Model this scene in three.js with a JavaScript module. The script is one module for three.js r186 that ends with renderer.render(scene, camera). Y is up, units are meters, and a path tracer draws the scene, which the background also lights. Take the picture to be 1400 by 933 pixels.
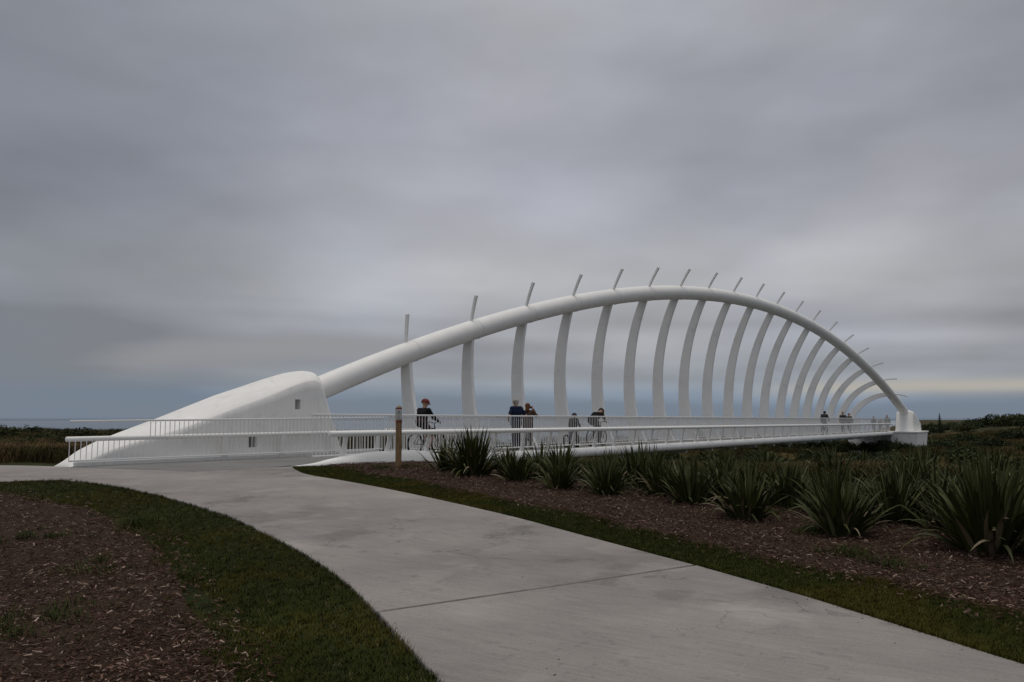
import * as THREE from 'three';
import { mergeGeometries, mergeVertices, toCreasedNormals } from 'three/addons/utils/BufferGeometryUtils.js';
import { RoundedBoxGeometry } from 'three/addons/geometries/RoundedBoxGeometry.js';
import { ConvexGeometry } from 'three/addons/geometries/ConvexGeometry.js';
import { Brush, Evaluator, SUBTRACTION } from 'three-bvh-csg';

// ------------------------------------------------------------------ camera
const scene = new THREE.Scene();
const CAM = new THREE.Vector3(18.98, 1.12, 19.04);
const YAW = Math.atan(810 / 1200), PITCH = Math.atan(108 / 1200);
const camera = new THREE.PerspectiveCamera(42.49, 1.5, 0.1, 9000);
camera.position.copy(CAM);
camera.rotation.order = 'YXZ';
camera.rotation.set(PITCH, YAW, 0);
scene.add(camera);

const renderer = new THREE.WebGLRenderer({ antialias: true });
renderer.toneMapping = THREE.LinearToneMapping;
renderer.toneMappingExposure = 1.0;
renderer.shadowMap.enabled = true;

// ------------------------------------------------------------------ random and noise
function rngOf(seed) { let a = seed >>> 0; return () => { a = (a + 0x6D2B79F5) | 0; let t = Math.imul(a ^ (a >>> 15), 1 | a); t = (t + Math.imul(t ^ (t >>> 7), 61 | t)) ^ t; return ((t ^ (t >>> 14)) >>> 0) / 4294967296; }; }
const clamp = (v, a = 0, b = 1) => Math.min(b, Math.max(a, v));
const lerp = (a, b, t) => a + (b - a) * t;
const sm = (a, b, v) => { const t = clamp((v - a) / (b - a)); return t * t * (3 - 2 * t); };
function hash3(x, y, z) { let h = Math.imul(x, 374761393) ^ Math.imul(y, 668265263) ^ Math.imul(z, 2147483647 - 1274126177); h = Math.imul(h ^ (h >>> 13), 1274126177); return ((h ^ (h >>> 16)) >>> 0) / 4294967296; }
function vnoise(x, y, z = 0) {
  const X = Math.floor(x), Y = Math.floor(y), Z = Math.floor(z); let u = x - X, v = y - Y, w = z - Z;
  u = u * u * (3 - 2 * u); v = v * v * (3 - 2 * v); w = w * w * (3 - 2 * w);
  const a = lerp(lerp(hash3(X, Y, Z), hash3(X + 1, Y, Z), u), lerp(hash3(X, Y + 1, Z), hash3(X + 1, Y + 1, Z), u), v);
  if (w === 0) return a;
  return lerp(a, lerp(lerp(hash3(X, Y, Z + 1), hash3(X + 1, Y, Z + 1), u), lerp(hash3(X, Y + 1, Z + 1), hash3(X + 1, Y + 1, Z + 1), u), v), w);
}
function fbm(x, y, oct = 4, z = 0) { let s = 0, a = 0.5, n = 0; for (let i = 0; i < oct; i++) { s += a * vnoise(x, y, z); n += a; a *= 0.5; x = x * 2.03 + 17.1; y = y * 2.03 + 9.7; z = z * 2.01; } return s / n; }
// noise that tiles over period p
function tnoise(x, y, p) { const X = Math.floor(x), Y = Math.floor(y); let u = x - X, v = y - Y; u = u * u * (3 - 2 * u); v = v * v * (3 - 2 * v); const m = (k) => ((k % p) + p) % p; return lerp(lerp(hash3(m(X), m(Y), p), hash3(m(X + 1), m(Y), p), u), lerp(hash3(m(X), m(Y + 1), p), hash3(m(X + 1), m(Y + 1), p), u), v); }
function tfbm(u, v, p, oct = 5) { let s = 0, a = 0.5, n = 0; for (let i = 0; i < oct; i++) { s += a * tnoise(u * p, v * p, p); n += a; a *= 0.55; p *= 2; } return s / n; }

// ------------------------------------------------------------------ sky: an overcast evening sky
const srgb = (c) => { c /= 255; return c <= 0.04045 ? c / 12.92 : Math.pow((c + 0.055) / 1.055, 2.4); };
function ramp(stops, t) { let i = 0; while (i < stops.length - 2 && t > stops[i + 1][0]) i++; const [a, A] = stops[i], [b, B] = stops[i + 1]; const k = clamp((t - a) / (b - a)); const s = k * k * (3 - 2 * k); return A.map((v, j) => lerp(v, B[j], s)); }
const SKY_STOPS = [[-90, [70, 76, 84]], [-2, [90, 99, 111]], [0.4, [110, 120, 133]], [1.4, [120, 130, 143]], [3.0, [147, 150, 156]], [5, [157, 158, 164]], [9, [168, 168, 172]], [14, [165, 165, 173]], [20, [163, 163, 171]], [27, [163, 164, 170]], [45, [184, 184, 189]], [65, [208, 208, 211]], [90, [218, 218, 220]]]
  .map(([e, c]) => [e, c.map(srgb)]);
function skyAt(az, el) {                                        // az: degrees right of the bridge-facing view, el: degrees above horizon
  const c = ramp(SKY_STOPS, el);
  const e = Math.max(el, 0) * Math.PI / 180, a = az * Math.PI / 180;
  const r = Math.cos(e) / (Math.sin(e) + 0.09), px = Math.sin(a) * r, pz = Math.cos(a) * r;
  let n = fbm(px * 0.9 + 31.3, pz * 0.75 + 7.7, 5) - 0.5;
  let n2 = fbm(px * 0.33 + 3.3, pz * 0.3 + 71.7, 3) - 0.5;
  const lump = fbm(az * 0.075 + el * 0.05 + 4, el * 0.16 - az * 0.02 + 12, 5) - 0.5;
  const mott = fbm(az * 0.1 + 0.12 * el + 50, el * 0.3 - az * 0.045 + 20, 6) - 0.5, tint = fbm(az * 0.11 + 80, el * 0.2 + 5, 3) - 0.5;
  let k = 1 + n * 0.4 + n2 * 0.3 + (lump * 0.27 + mott * 0.24) * sm(80, 30, el) * sm(1, 5, el);
  c[0] *= 1.02 - tint * 0.05; c[1] *= 1.045; c[2] *= 1.055 + tint * 0.07;
  const band = fbm(az * 0.035 + 5.5, el * 0.55 + az * 0.012 + 2.0, 4) - 0.5;   // long low layers
  k *= 1 + band * 0.75 * sm(0, 1.5, el) * sm(11, 4, el);
  k *= 1 + 0.13 * Math.exp(-Math.pow((el - 8.6 - 0.09 * az + 1.6 * (fbm(az * 0.08 + 7, 2, 3) - 0.5)) / 1.7, 2)) * sm(-34, -10, az) * sm(70, 40, az);
  // heavier cloud to the west (left of the view)
  const az2 = az + 12 * (fbm(az * 0.03 + 9, el * 0.04 + 3, 2) - 0.5);
  const over = sm(70, 30, el), west = sm(0, -40, az2) * sm(-125, -60, az2) * over;
  k *= lerp(1, 0.64, west) * lerp(1, 0.86, sm(22, 40, az2) * sm(115, 60, az2) * over);
  c[0] *= 1 - 0.05 * west; c[2] *= 1 + 0.05 * west;
  // pale clear strips low over the sea
  const strip = Math.exp(-Math.pow((el - 2.0 - 0.012 * (az - 24) + 0.3 * (fbm(az * 0.2, 3, 3) - 0.5)) / 0.42, 2)) * sm(12, 22, az) * sm(62, 46, az);
  const strip2 = Math.exp(-Math.pow((el - 4.2 - 0.06 * (az + 18) + 0.8 * (fbm(az * 0.15, 8, 3) - 0.5)) / 0.9, 2)) * sm(-29, -21, az) * sm(-4, -12, az);
  const out = c.map((v) => v * clamp(k, 0.35, 1.7));
  const w = [srgb(176), srgb(172), srgb(164)], w2 = [srgb(146), srgb(147), srgb(150)];
  for (let i = 0; i < 3; i++) { out[i] = lerp(out[i], w[i], Math.min(1, strip * 1.05)); out[i] = lerp(out[i], w2[i], strip2 * 0.9); }
  return out;
}
{
  const W = 2048, H = 1024, d = new Float32Array(W * H * 4);
  const fwd = Math.atan2(-Math.cos(YAW), -Math.sin(YAW));        // heading of the view in the (x, z) plane
  for (let j = 0; j < H; j++) {
    const el = ((j + 0.5) / H - 0.5) * 180;
    for (let i = 0; i < W; i++) {
      const th = ((i + 0.5) / W - 0.5) * Math.PI * 2;
      let az = (th - fwd) * 180 / Math.PI; az = ((az + 540) % 360) - 180;
      const c = el < -3 ? SKY_STOPS[0][1] : skyAt(az, el), o = (j * W + i) * 4;
      // meet seamlessly behind the viewer
      if (el >= -3 && Math.abs(az) > 150) { const c2 = skyAt(-az, el), t = sm(150, 180, Math.abs(az)) * 0.5; for (let k = 0; k < 3; k++) c[k] = lerp(c[k], c2[k], t); }
      d[o] = c[0]; d[o + 1] = c[1]; d[o + 2] = c[2]; d[o + 3] = 1;
    }
  }
  const t = new THREE.DataTexture(d, W, H, THREE.RGBAFormat, THREE.FloatType);
  t.mapping = THREE.EquirectangularReflectionMapping; t.magFilter = THREE.LinearFilter; t.minFilter = THREE.LinearFilter; t.needsUpdate = true;
  scene.background = t; scene.environment = t;
}
// ------------------------------------------------------------------ sun behind the cloud, over the sea
const sun = new THREE.DirectionalLight(0xfff4e6, 1.15);
sun.position.set(2, 80, -10); sun.target.position.set(6, 0, -12);
sun.castShadow = true; sun.shadow.radius = 45; sun.shadow.mapSize.set(2048, 2048);
Object.assign(sun.shadow.camera, { left: -70, right: 70, top: 70, bottom: -70, near: 1, far: 220 });
scene.add(sun, sun.target);

// ------------------------------------------------------------------ helpers
const names = new Map();
function numbered(n) { const k = names.get(n) || 0; names.set(n, k + 1); return k ? `${n}_${String(k).padStart(3, '0')}` : n; }
function shadow(m) { m.castShadow = true; m.receiveShadow = true; return m; }
function mesh(name, geo, mat, parent = scene) {
  const g = Array.isArray(geo) ? mergeGeometries(geo.map((q) => { const r = q.index ? q.toNonIndexed() : q; for (const k of Object.keys(r.attributes)) if (!['position', 'normal', 'uv'].includes(k)) r.deleteAttribute(k); return r; })) : geo;
  const m = shadow(new THREE.Mesh(g, mat)); m.name = parent === scene ? numbered(name) : name; parent.add(m); return m;
}
function tag(o, label, category, group) { o.userData.label = label; o.userData.category = category; if (group) o.userData.group = group; return o; }
function thing(name, label, category, [x, y, z] = [0, 0, 0], turn = 0, group) { const o = new THREE.Group(); o.name = numbered(name); o.position.set(x, y, z); o.rotation.y = turn; scene.add(o); return tag(o, label, category, group); }
function part(name, parent) { const o = new THREE.Group(); o.name = name; parent.add(o); return o; }
function structure(name, geo, mat) { const m = mesh(name, geo, mat); m.userData.kind = 'structure'; return m; }
function boxUV(g) {                                              // uv in metres by the dominant normal
  const q = g.index ? g.toNonIndexed() : g; if (!q.attributes.normal) q.computeVertexNormals();
  const p = q.attributes.position, n = q.attributes.normal, uv = new Float32Array(p.count * 2);
  for (let i = 0; i < p.count; i++) { const ax = Math.abs(n.getX(i)), ay = Math.abs(n.getY(i)), az = Math.abs(n.getZ(i)); const [a, b] = ay >= ax && ay >= az ? [p.getX(i), p.getZ(i)] : ax >= az ? [p.getZ(i), p.getY(i)] : [p.getX(i), p.getY(i)]; uv[2 * i] = a; uv[2 * i + 1] = b; }
  q.setAttribute('uv', new THREE.BufferAttribute(uv, 2)); return q;
}
const V = (x, y, z) => new THREE.Vector3(x, y, z);
function box(x0, x1, y0, y1, z0, z1, r = 0) { const sx = x1 - x0, sy = y1 - y0, sz = z1 - z0; const g = r ? new RoundedBoxGeometry(sx, sy, sz, 2, r) : new THREE.BoxGeometry(sx, sy, sz); g.translate((x0 + x1) / 2, (y0 + y1) / 2, (z0 + z1) / 2); return boxUV(g); }
function rod(a, b, r0, r1 = r0, seg = 10, open = false) { const d = b.clone().sub(a), L = d.length(); const g = new THREE.CylinderGeometry(r1, r0, L, seg, 1, open); g.translate(0, L / 2, 0); g.applyQuaternion(new THREE.Quaternion().setFromUnitVectors(V(0, 1, 0), d.normalize())); g.translate(a.x, a.y, a.z); return g; }
function gridGeo(rows, uvScale = 1, closed = false) {            // rows of equal length of Vector3
  const n = rows.length, m = rows[0].length, pos = [], uv = [], idx = [];
  let v = 0;
  for (let i = 0; i < n; i++) { if (i) v += rows[i][0].distanceTo(rows[i - 1][0]); let u = 0; for (let j = 0; j < m; j++) { const p = rows[i][j]; if (j) u += p.distanceTo(rows[i][j - 1]); pos.push(p.x, p.y, p.z); uv.push(u * uvScale, v * uvScale); } }
  for (let i = 0; i < n - 1; i++) for (let j = 0; j < m - 1; j++) { const a = i * m + j; idx.push(a, a + 1, a + m, a + 1, a + m + 1, a + m); }
  const g = new THREE.BufferGeometry(); g.setAttribute('position', new THREE.Float32BufferAttribute(pos, 3)); g.setAttribute('uv', new THREE.Float32BufferAttribute(uv, 2)); g.setIndex(idx); g.computeVertexNormals(); return g;
}

// ------------------------------------------------------------------ textures and materials
function tex(N, fn, repeat, color = true) {
  const d = new Uint8Array(N * N * 4);
  for (let j = 0; j < N; j++) for (let i = 0; i < N; i++) { const c = fn(i / N, j / N), o = (j * N + i) * 4; for (let k = 0; k < 3; k++) d[o + k] = clamp(Array.isArray(c) ? c[k] : c, 0, 1) * 255; d[o + 3] = 255; }
  const t = new THREE.DataTexture(d, N, N); t.wrapS = t.wrapT = THREE.RepeatWrapping; t.magFilter = THREE.LinearFilter; t.minFilter = THREE.LinearMipmapLinearFilter; t.generateMipmaps = true;
  t.repeat.set(repeat, repeat); if (color) t.colorSpace = THREE.SRGBColorSpace; t.needsUpdate = true; return t;
}
const lin2s = (v) => (v <= 0.0031308 ? v * 12.92 : 1.055 * Math.pow(v, 1 / 2.4) - 0.055);
const S3 = (r, g, b) => [lin2s(r), lin2s(g), lin2s(b)];
const M = {};
const matte = (o) => new THREE.MeshPhysicalMaterial({ roughness: 1, specularIntensity: 0.15, ...o });
const std = (o) => new THREE.MeshStandardMaterial(o);
const rgb = (r, g, b) => new THREE.Color().setRGB(r, g, b);
{
  const conc = tex(1024, (u, v) => {                             // broom-finished path concrete, patchy
    const big = tfbm(u, v, 4, 4) - 0.5, streak = tfbm(u * 1, v, 6, 3) - 0.5, br = tnoise(u * 24, v * 220, 220) - 0.5, fine = tnoise(u * 512, v * 512, 512) - 0.5;
    const st = sm(0.62, 0.76, tfbm(u + 0.37, v + 0.11, 7, 5)), pale = sm(0.6, 0.72, tfbm(u + 0.7, v + 0.6, 9, 5)), hair = sm(0.012, 0.003, Math.abs(tfbm(u + 0.15, v + 0.45, 5, 5) - 0.5)) * sm(0.52, 0.6, tfbm(u + 0.8, v + 0.3, 4, 3)), spot = sm(0.80, 0.88, tnoise(u * 90, v * 90, 90)) * sm(0.5, 0.65, tfbm(u + 0.5, v, 6, 3));
    let k = 1 + big * 0.55 + streak * 0.35 + br * 0.16 + fine * 0.2 - st * 0.2 + pale * 0.16 - hair * 0.28 - spot * 0.16;
    const b = 0.208 * k; return S3(b * 1.06, b * 0.97, b * 0.915);
  }, 1 / 5);
  const concB = tex(1024, (u, v) => 0.5 + 0.3 * (tnoise(u * 24, v * 220, 220) - 0.5) + 0.5 * (tnoise(u * 400, v * 400, 400) - 0.5), 1 / 5, false);
  M.path = std({ map: conc, bumpMap: concB, bumpScale: 0.004, roughness: 0.9 });
  const asp = tex(512, (u, v) => { const b = 0.165 * (1 + (tfbm(u, v, 3, 5) - 0.5) * 0.45 + (tnoise(u * 256, v * 256, 256) - 0.5) * 0.35); return S3(b, b * 0.985, b * 0.96); }, 1 / 3);
  M.approach = std({ map: asp, roughness: 0.92 });
  const paint = tex(512, (u, v) => { const s = sm(0.58, 0.8, tfbm(u, v * 1, 5, 5)); const b = 0.81 * (1 + (tfbm(u + 0.3, v, 3, 5) - 0.5) * 0.16 - s * 0.10 + (tnoise(u * 200, v * 200, 200) - 0.5) * 0.03); return S3(b, b * 0.995, b * 0.975); }, 1 / 2.5);
  M.white = std({ map: paint, roughness: 0.5 });
  M.whiteConc = std({ map: tex(512, (u, v) => { const run = tnoise(u * 60, v * 4, 60) - 0.5, s = sm(0.6, 0.8, tfbm(u + 0.2, v, 12, 5)); const b = 0.78 * (1 + (tfbm(u, v, 10, 4) - 0.5) * 0.10 - s * 0.08 + run * 0.06); return S3(b, b * 0.995, b * 0.97); }, 1 / 3), bumpMap: tex(256, (u, v) => tfbm(u, v, 40, 3), 1 / 1, false), bumpScale: 0.002, roughness: 0.75 });
  M.rail = std({ color: rgb(0.77, 0.768, 0.755), roughness: 0.45 });
  M.outlet = std({ color: rgb(0.06, 0.06, 0.06), roughness: 0.7 });
  M.darkHole = std({ color: rgb(0.08, 0.08, 0.08), roughness: 0.9 });
  M.soil = matte({ map: tex(512, (u, v) => { const n = tfbm(u, v, 16, 5), f = tnoise(u * 200, v * 200, 200); const b = 0.034 * (0.5 + 0.8 * n + 1.1 * (f - 0.5)); return S3(b * 1.3, b * 0.84, b * 0.6); }, 1 / 2), bumpMap: tex(512, (u, v) => tfbm(u, v, 40, 4), 1 / 2, false), bumpScale: 0.03, roughness: 1 });
  M.turf = matte({ map: tex(512, (u, v) => { const n = tfbm(u, v, 6, 5), f = tnoise(u * 256, v * 256, 256), y = sm(0.5, 0.7, tfbm(u + 0.4, v + 0.2, 5, 4)); const b = 0.6 + 0.7 * (n - 0.5) + 0.7 * (f - 0.5); return S3(b * lerp(0.024, 0.044, y), b * lerp(0.032, 0.039, y), b * 0.009); }, 1 / 3), roughness: 1 });
  M.terrain = matte({ map: tex(1024, (u, v) => { const n = tfbm(u, v, 8, 6), y = sm(0.42, 0.62, tfbm(u + 0.4, v + 0.2, 6, 5)), f = tnoise(u * 512, v * 512, 512); const b = 0.7 + 0.8 * (n - 0.5) + 0.5 * (f - 0.5); return S3(b * lerp(0.04, 0.105, y), b * lerp(0.046, 0.078, y), b * lerp(0.018, 0.032, y)); }, 1 / 40), roughness: 1 });
  M.wood = std({ map: tex(256, (u, v) => { const g = tnoise(u * 40, v * 5, 40), k = tfbm(u, v, 8, 4); const b = 0.17 * (0.7 + 0.5 * g + 0.4 * (k - 0.5)); return S3(b * 1.4, b * 0.88, b * 0.42); }, 1), roughness: 0.9 });
  M.rock = std({ map: tex(256, (u, v) => { const b = 0.17 * (0.5 + tfbm(u, v, 6, 6)); return S3(b * 1.05, b, b * 0.95); }, 1), roughness: 0.95 });
  M.water = std({ color: rgb(0.03, 0.045, 0.05), roughness: 0.08, bumpMap: tex(256, (u, v) => tfbm(u, v, 8, 4), 1 / 6, false), bumpScale: 0.012 });
}
const leafMats = [[0.044, 0.054, 0.015], [0.034, 0.042, 0.013], [0.060, 0.067, 0.018], [0.048, 0.054, 0.022], [0.13, 0.132, 0.065]].map(([r, g, b]) => new THREE.MeshPhysicalMaterial({ color: rgb(r, g, b), roughness: 0.6, specularIntensity: 0.28, side: THREE.DoubleSide }));
const deadLeaf = std({ color: rgb(0.16, 0.125, 0.075), roughness: 0.8, side: THREE.DoubleSide });
const leafyMats = [[0.034, 0.046, 0.019], [0.028, 0.036, 0.017], [0.05, 0.058, 0.024]].map(([r, g, b]) => matte({ color: rgb(r, g, b), roughness: 0.85, side: THREE.DoubleSide }));

// ------------------------------------------------------------------ lie of the land
const FH = V(-Math.sin(YAW), 0, -Math.cos(YAW)), RT = V(Math.cos(YAW), 0, -Math.sin(YAW));
const depthOf = (x, z) => (x - CAM.x) * FH.x + (z - CAM.z) * FH.z;
function bearing(deg, dist) { const a = deg * Math.PI / 180; return V(CAM.x, 0, CAM.z).addScaledVector(FH, Math.cos(a) * dist).addScaledVector(RT, Math.sin(a) * dist); }
const coastX = (z) => lerp(-62, 19 - 0.165 * (19 - z) - 4, sm(-40, -75, z));
function ground(x, z) {
  const D = depthOf(x, z);
  let y = -0.36 + 0.44 * sm(3, 20, D);
  y -= 1.5 * sm(2.5, -11, z) * (1 - 0.95 * sm(-6, -22, x));
  y -= 0.35 * sm(22, 45, x) ;
  y -= 2.9 * sm(-29, -38, z) * sm(-61, -52, z) ;
  const far = sm(-56, -64, z);
  y = lerp(y, -1.72 + 1.9 * sm(-74, -125, z) * sm(0, 22, x - coastX(z)), far);
  const c = coastX(z);
  y = lerp(y, -6, sm(c, c - 30, x));
  return y;
}
const rough = (x, z) => (fbm(x * 0.22 + 40, z * 0.22 + 40, 4) - 0.5) * 0.5 * Math.max(sm(-2.6, -7, x), sm(3.2, -6, z), sm(26, 34, x), sm(23, 27, z)) ;
const land = (x, z) => ground(x, z) + rough(x, z);
{
  const rings = [0]; let r = 0.8; while (r < 8000) { rings.push(r); r += Math.max(0.55, r * 0.035); } rings.push(8400);
  const rows = rings.map((rr) => { const row = []; for (let k = 0; k <= 360; k++) { const a = k / 360 * Math.PI * 2, x = CAM.x + Math.cos(a) * rr, z = CAM.z + Math.sin(a) * rr; row.push(V(x, land(x, z) - 0.05, z)); } return row; });
  const g = gridGeo(rows); const p = g.attributes.position, uv = g.attributes.uv; for (let i = 0; i < p.count; i++) uv.setXY(i, p.getX(i), p.getZ(i));
  g.index.array.reverse?.(); g.computeVertexNormals();
  const n = g.attributes.normal; if (n.getY(2000) < 0) { const ix = g.index.array; for (let i = 0; i < ix.length; i += 3) { const t = ix[i]; ix[i] = ix[i + 1]; ix[i + 1] = t; } g.computeVertexNormals(); }
  structure('ground', g, M.terrain);
  const w = new THREE.CircleGeometry(8300, 128); w.rotateX(-Math.PI / 2); w.translate(CAM.x, -3.5, CAM.z); boxUV(w);
  structure('sea', w, M.water);
}
// ------------------------------------------------------------------ path, lawns, planting beds: sheets between two edges
function resample(pts, n) { const c = new THREE.CatmullRomCurve3(pts.map(([x, z]) => V(x, 0, z)), false, 'centripetal'); return Array.from({ length: n + 1 }, (_, i) => c.getPoint(i / n)); }
function sheetRows(A, B, n, m, lift, bumpy = 0) {
  const a = resample(A, n), b = resample(B, n);
  return a.map((p, i) => Array.from({ length: m + 1 }, (_, j) => { const q = p.clone().lerp(b[i], j / m); q.y = ground(q.x, q.z) + lift + (bumpy ? bumpy * (fbm(q.x * 1.3, q.z * 1.3, 3) - 0.5) * sm(0, 0.1, j / m) : 0); return q; }));
}
function upward(g) { const n = g.attributes.normal; let s = 0; for (let i = 0; i < n.count; i++) s += n.getY(i); if (s < 0) { const ix = g.index.array; for (let i = 0; i < ix.length; i += 3) { const t = ix[i]; ix[i] = ix[i + 1]; ix[i + 1] = t; } g.computeVertexNormals(); } const p = g.attributes.position, uv = g.attributes.uv; for (let i = 0; i < p.count; i++) uv.setXY(i, p.getX(i), p.getZ(i)); return g; }
function slabGeo(A, B, n, m, lift, thick) {                      // a cast slab: top, arrised edge and sides
  const rows = sheetRows(A, B, n, m, lift), rim = [];
  for (let j = 0; j <= m; j++) rim.push(rows[0][j]); for (let i = 1; i <= n; i++) rim.push(rows[i][m]); for (let j = m - 1; j >= 0; j--) rim.push(rows[n][j]); for (let i = n - 1; i >= 0; i--) rim.push(rows[i][0]);
  const c = rim.reduce((s, p) => s.add(p), V(0, 0, 0)).multiplyScalar(1 / rim.length);
  const top = upward(gridGeo(rows));
  const N = rim.length, out = (k, d) => { const t = rim[(k + 1) % N].clone().sub(rim[(k - 1 + N) % N]); const nn = V(t.z, 0, -t.x).normalize(); if (nn.dot(rim[k].clone().sub(c)) < 0 && N < 0) nn.negate(); return nn.multiplyScalar(d); };
  const area = rim.reduce((s, p, k) => { const q = rim[(k + 1) % N]; return s + p.x * q.z - q.x * p.z; }, 0), sg = area > 0 ? 1 : -1;
  const side = gridGeo([0, 1, 2].map((l) => [...rim, rim[0]].map((p, k) => { const o = l ? out(k % N, 0.014 * sg) : V(0, 0, 0); return V(p.x + o.x, p.y - [0, 0.012, thick][l], p.z + o.z); })));
  return mergeGeometries([top, side]);
}
const EDGE = {
  pathL: [[14.42, 14.08], [13.46, 13.45], [12.32, 12.81], [11.11, 12.24], [9.42, 11.51], [7.46, 10.9], [5.62, 10.44], [4.25, 10.26], [3.13, 10.24]],
  pathR: [[15.68, 11.1], [14.05, 10.26], [12.53, 9.49], [10.7, 8.71], [8.87, 7.99], [7.27, 7.42], [6.02, 6.97], [4.79, 6.17], [4.0, 5.52]],
  nearL: [[14.466, 14.10], [15.24, 14.66], [15.81, 15.07], [16.33, 15.5], [19, 17.3], [24, 20.3], [36, 27]],
  nearR: [[15.726, 11.12], [16.91, 11.81], [17.82, 12.43], [18.5, 12.91], [22, 15.15], [26.5, 17.75], [38, 24]],
};
{
  const path = new THREE.Group(); path.name = 'concrete_path'; path.userData.kind = 'structure'; scene.add(path);
  mesh('slab', slabGeo(EDGE.nearL, EDGE.nearR, 40, 12, 0.016, 0.14), M.path, path);
  mesh('slab', slabGeo(EDGE.pathL, EDGE.pathR, 60, 12, 0.016, 0.14), M.path, path);
  mesh('slab', slabGeo([[0.35, 8.4], [-0.7, 8.5], [-1.9, 8.95], [-2.5, 9.7], [-3.2, 13], [-5, 22]], [[3.56, 7.74], [3.3, 9.2], [3.1, 10.26], [2.75, 10.7], [2.4, 13.5], [1, 22]], 40, 10, 0.016, 0.14), M.path, path);
  structure('bridge_approach', slabGeo([[0.14, 8.38], [0.14, 6], [0.14, 4], [0.14, 1.5], [0.14, -0.6]], [[3.56, 7.7], [3.86, 6.2], [3.55, 4.9], [3.0, 2.8], [2.98, -0.6]], 24, 8, 0.022, 0.16), M.approach);
}
const LAWN_R = [[[4.0, 5.5], [4.79, 6.15], [6.02, 6.95], [7.27, 7.4], [8.87, 7.97], [10.7, 8.69], [12.53, 9.47], [14.05, 10.24], [15.64, 11.04], [16.91, 11.79], [17.82, 12.41], [18.5, 12.89], [22, 15.13], [26.5, 17.73], [38, 24]],
  [[4.3, 5.0], [5.3, 5.2], [6.97, 6.33], [8.47, 6.78], [9.6, 7.35], [11.0, 8.0], [12.9, 8.8], [14.44, 9.57], [15.8, 10.25], [17.0, 10.87], [17.89, 11.26], [18.42, 11.67], [22.3, 14], [27, 16.5], [38.5, 22.6]]];
const BED_R = [LAWN_R[1], [[3.9, 3.9], [5.0, 2.0], [7.2, 2.0], [9, 2.4], [10.5, 2.8], [12, 3.2], [14, 3.6], [16, 4.2], [18, 4.6], [20, 5], [21.5, 5.5], [23, 6], [26, 8], [31, 11], [42, 17]]];
const LAWN_L = [[[1.4, 20], [2.1, 15], [2.4, 13], [2.76, 10.75], [3.14, 10.28], [4.25, 10.29], [5.62, 10.47], [7.46, 10.93], [9.42, 11.54], [11.11, 12.27], [12.32, 12.84], [13.46, 13.48], [14.41, 14.11], [15.81, 15.1], [17, 15.97], [19, 17.33], [24, 20.33], [36, 27.03]],
  [[2.6, 20.5], [3.2, 15.5], [3.2, 13.6], [3.3, 12.3], [3.7, 11.9], [4.6, 11.85], [5.84, 11.99], [7.56, 12.21], [9.24, 12.89], [10.43, 13.25], [12.07, 14.13], [13.08, 14.74], [14.01, 15.22], [14.86, 15.71], [15.9, 17], [17, 19.4], [20, 23], [34, 31]]];
const BED_L = [LAWN_L[1], LAWN_L[1].map(([x, z], i) => [x * 0.9 + [3, 4, 4, 4, 4, 4, 4, 3, 3, 3, 3, 2, 2, 2, 2, 2, 2, 2][i], Math.max(22, z + 7)])];
function sheet(name, [A, B], n, m, lift, mat, bumpy) { return structure(name, upward(gridGeo(sheetRows(A, B, n, m, lift, bumpy))), mat); }
sheet('lawn', LAWN_R, 120, 6, 0.004, M.turf); sheet('lawn', LAWN_L, 140, 8, 0.004, M.turf);
sheet('planting_bed', BED_R, 120, 24, 0.012, M.soil, 0.05); sheet('planting_bed', BED_L, 120, 30, 0.012, M.soil, 0.05);

// ------------------------------------------------------------------ the footbridge
const STEP = 3.27;
const bridge = thing('footbridge', 'long white arched footbridge with curved ribs like a whale skeleton', 'bridge');
const archAt = (i) => V(-0.58 + 0.222 * i, 8.2 - 0.00561 * Math.pow(STEP * (i - 10), 2), -STEP * i);
{ // arch
  class Arch extends THREE.Curve { getPoint(t, o = V(0, 0, 0)) { return o.copy(archAt(lerp(-0.35, 20.5, t))); } }
  const c = new Arch(), g = new THREE.TubeGeometry(c, 220, 0.36, 36);
  const uv = g.attributes.uv; for (let i = 0; i < uv.count; i++) uv.setXY(i, uv.getX(i) * 70, uv.getY(i) * 2.26);
  const arch = mesh('arch_tube', g, M.white, bridge);
  for (let i = 1; i <= 19; i++) { const p = archAt(i + 0.1), d = archAt(i + 0.12).sub(archAt(i + 0.08)).normalize(); const t = new THREE.TorusGeometry(0.361, 0.011, 6, 40); t.applyQuaternion(new THREE.Quaternion().setFromUnitVectors(V(0, 0, 1), d)); t.translate(p.x, p.y, p.z); mesh('weld_ring', t, M.white, arch); }
}
const TIPS = [[-.32, 4.66], [.14, 5.65], [.53, 6.53], [.85, 7.27], [1.14, 7.95], [1.43, 8.46], [1.68, 8.83], [1.9, 9.08], [2.13, 9.24], [2.34, 9.28], [2.58, 9.17], [2.82, 8.94], [3.06, 8.64], [3.36, 8.14], [3.72, 7.46], [4.08, 6.68], [4.43, 5.67], [4.78, 4.5], [4.98, 3.1]];
function circleThrough(a, b, c) { const d = 2 * (a[0] * (b[1] - c[1]) + b[0] * (c[1] - a[1]) + c[0] * (a[1] - b[1])); const s = (p) => p[0] * p[0] + p[1] * p[1]; const x = (s(a) * (b[1] - c[1]) + s(b) * (c[1] - a[1]) + s(c) * (a[1] - b[1])) / d, y = (s(a) * (c[0] - b[0]) + s(b) * (a[0] - c[0]) + s(c) * (b[0] - a[0])) / d; return [x, y, Math.hypot(a[0] - x, a[1] - y)]; }
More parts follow.
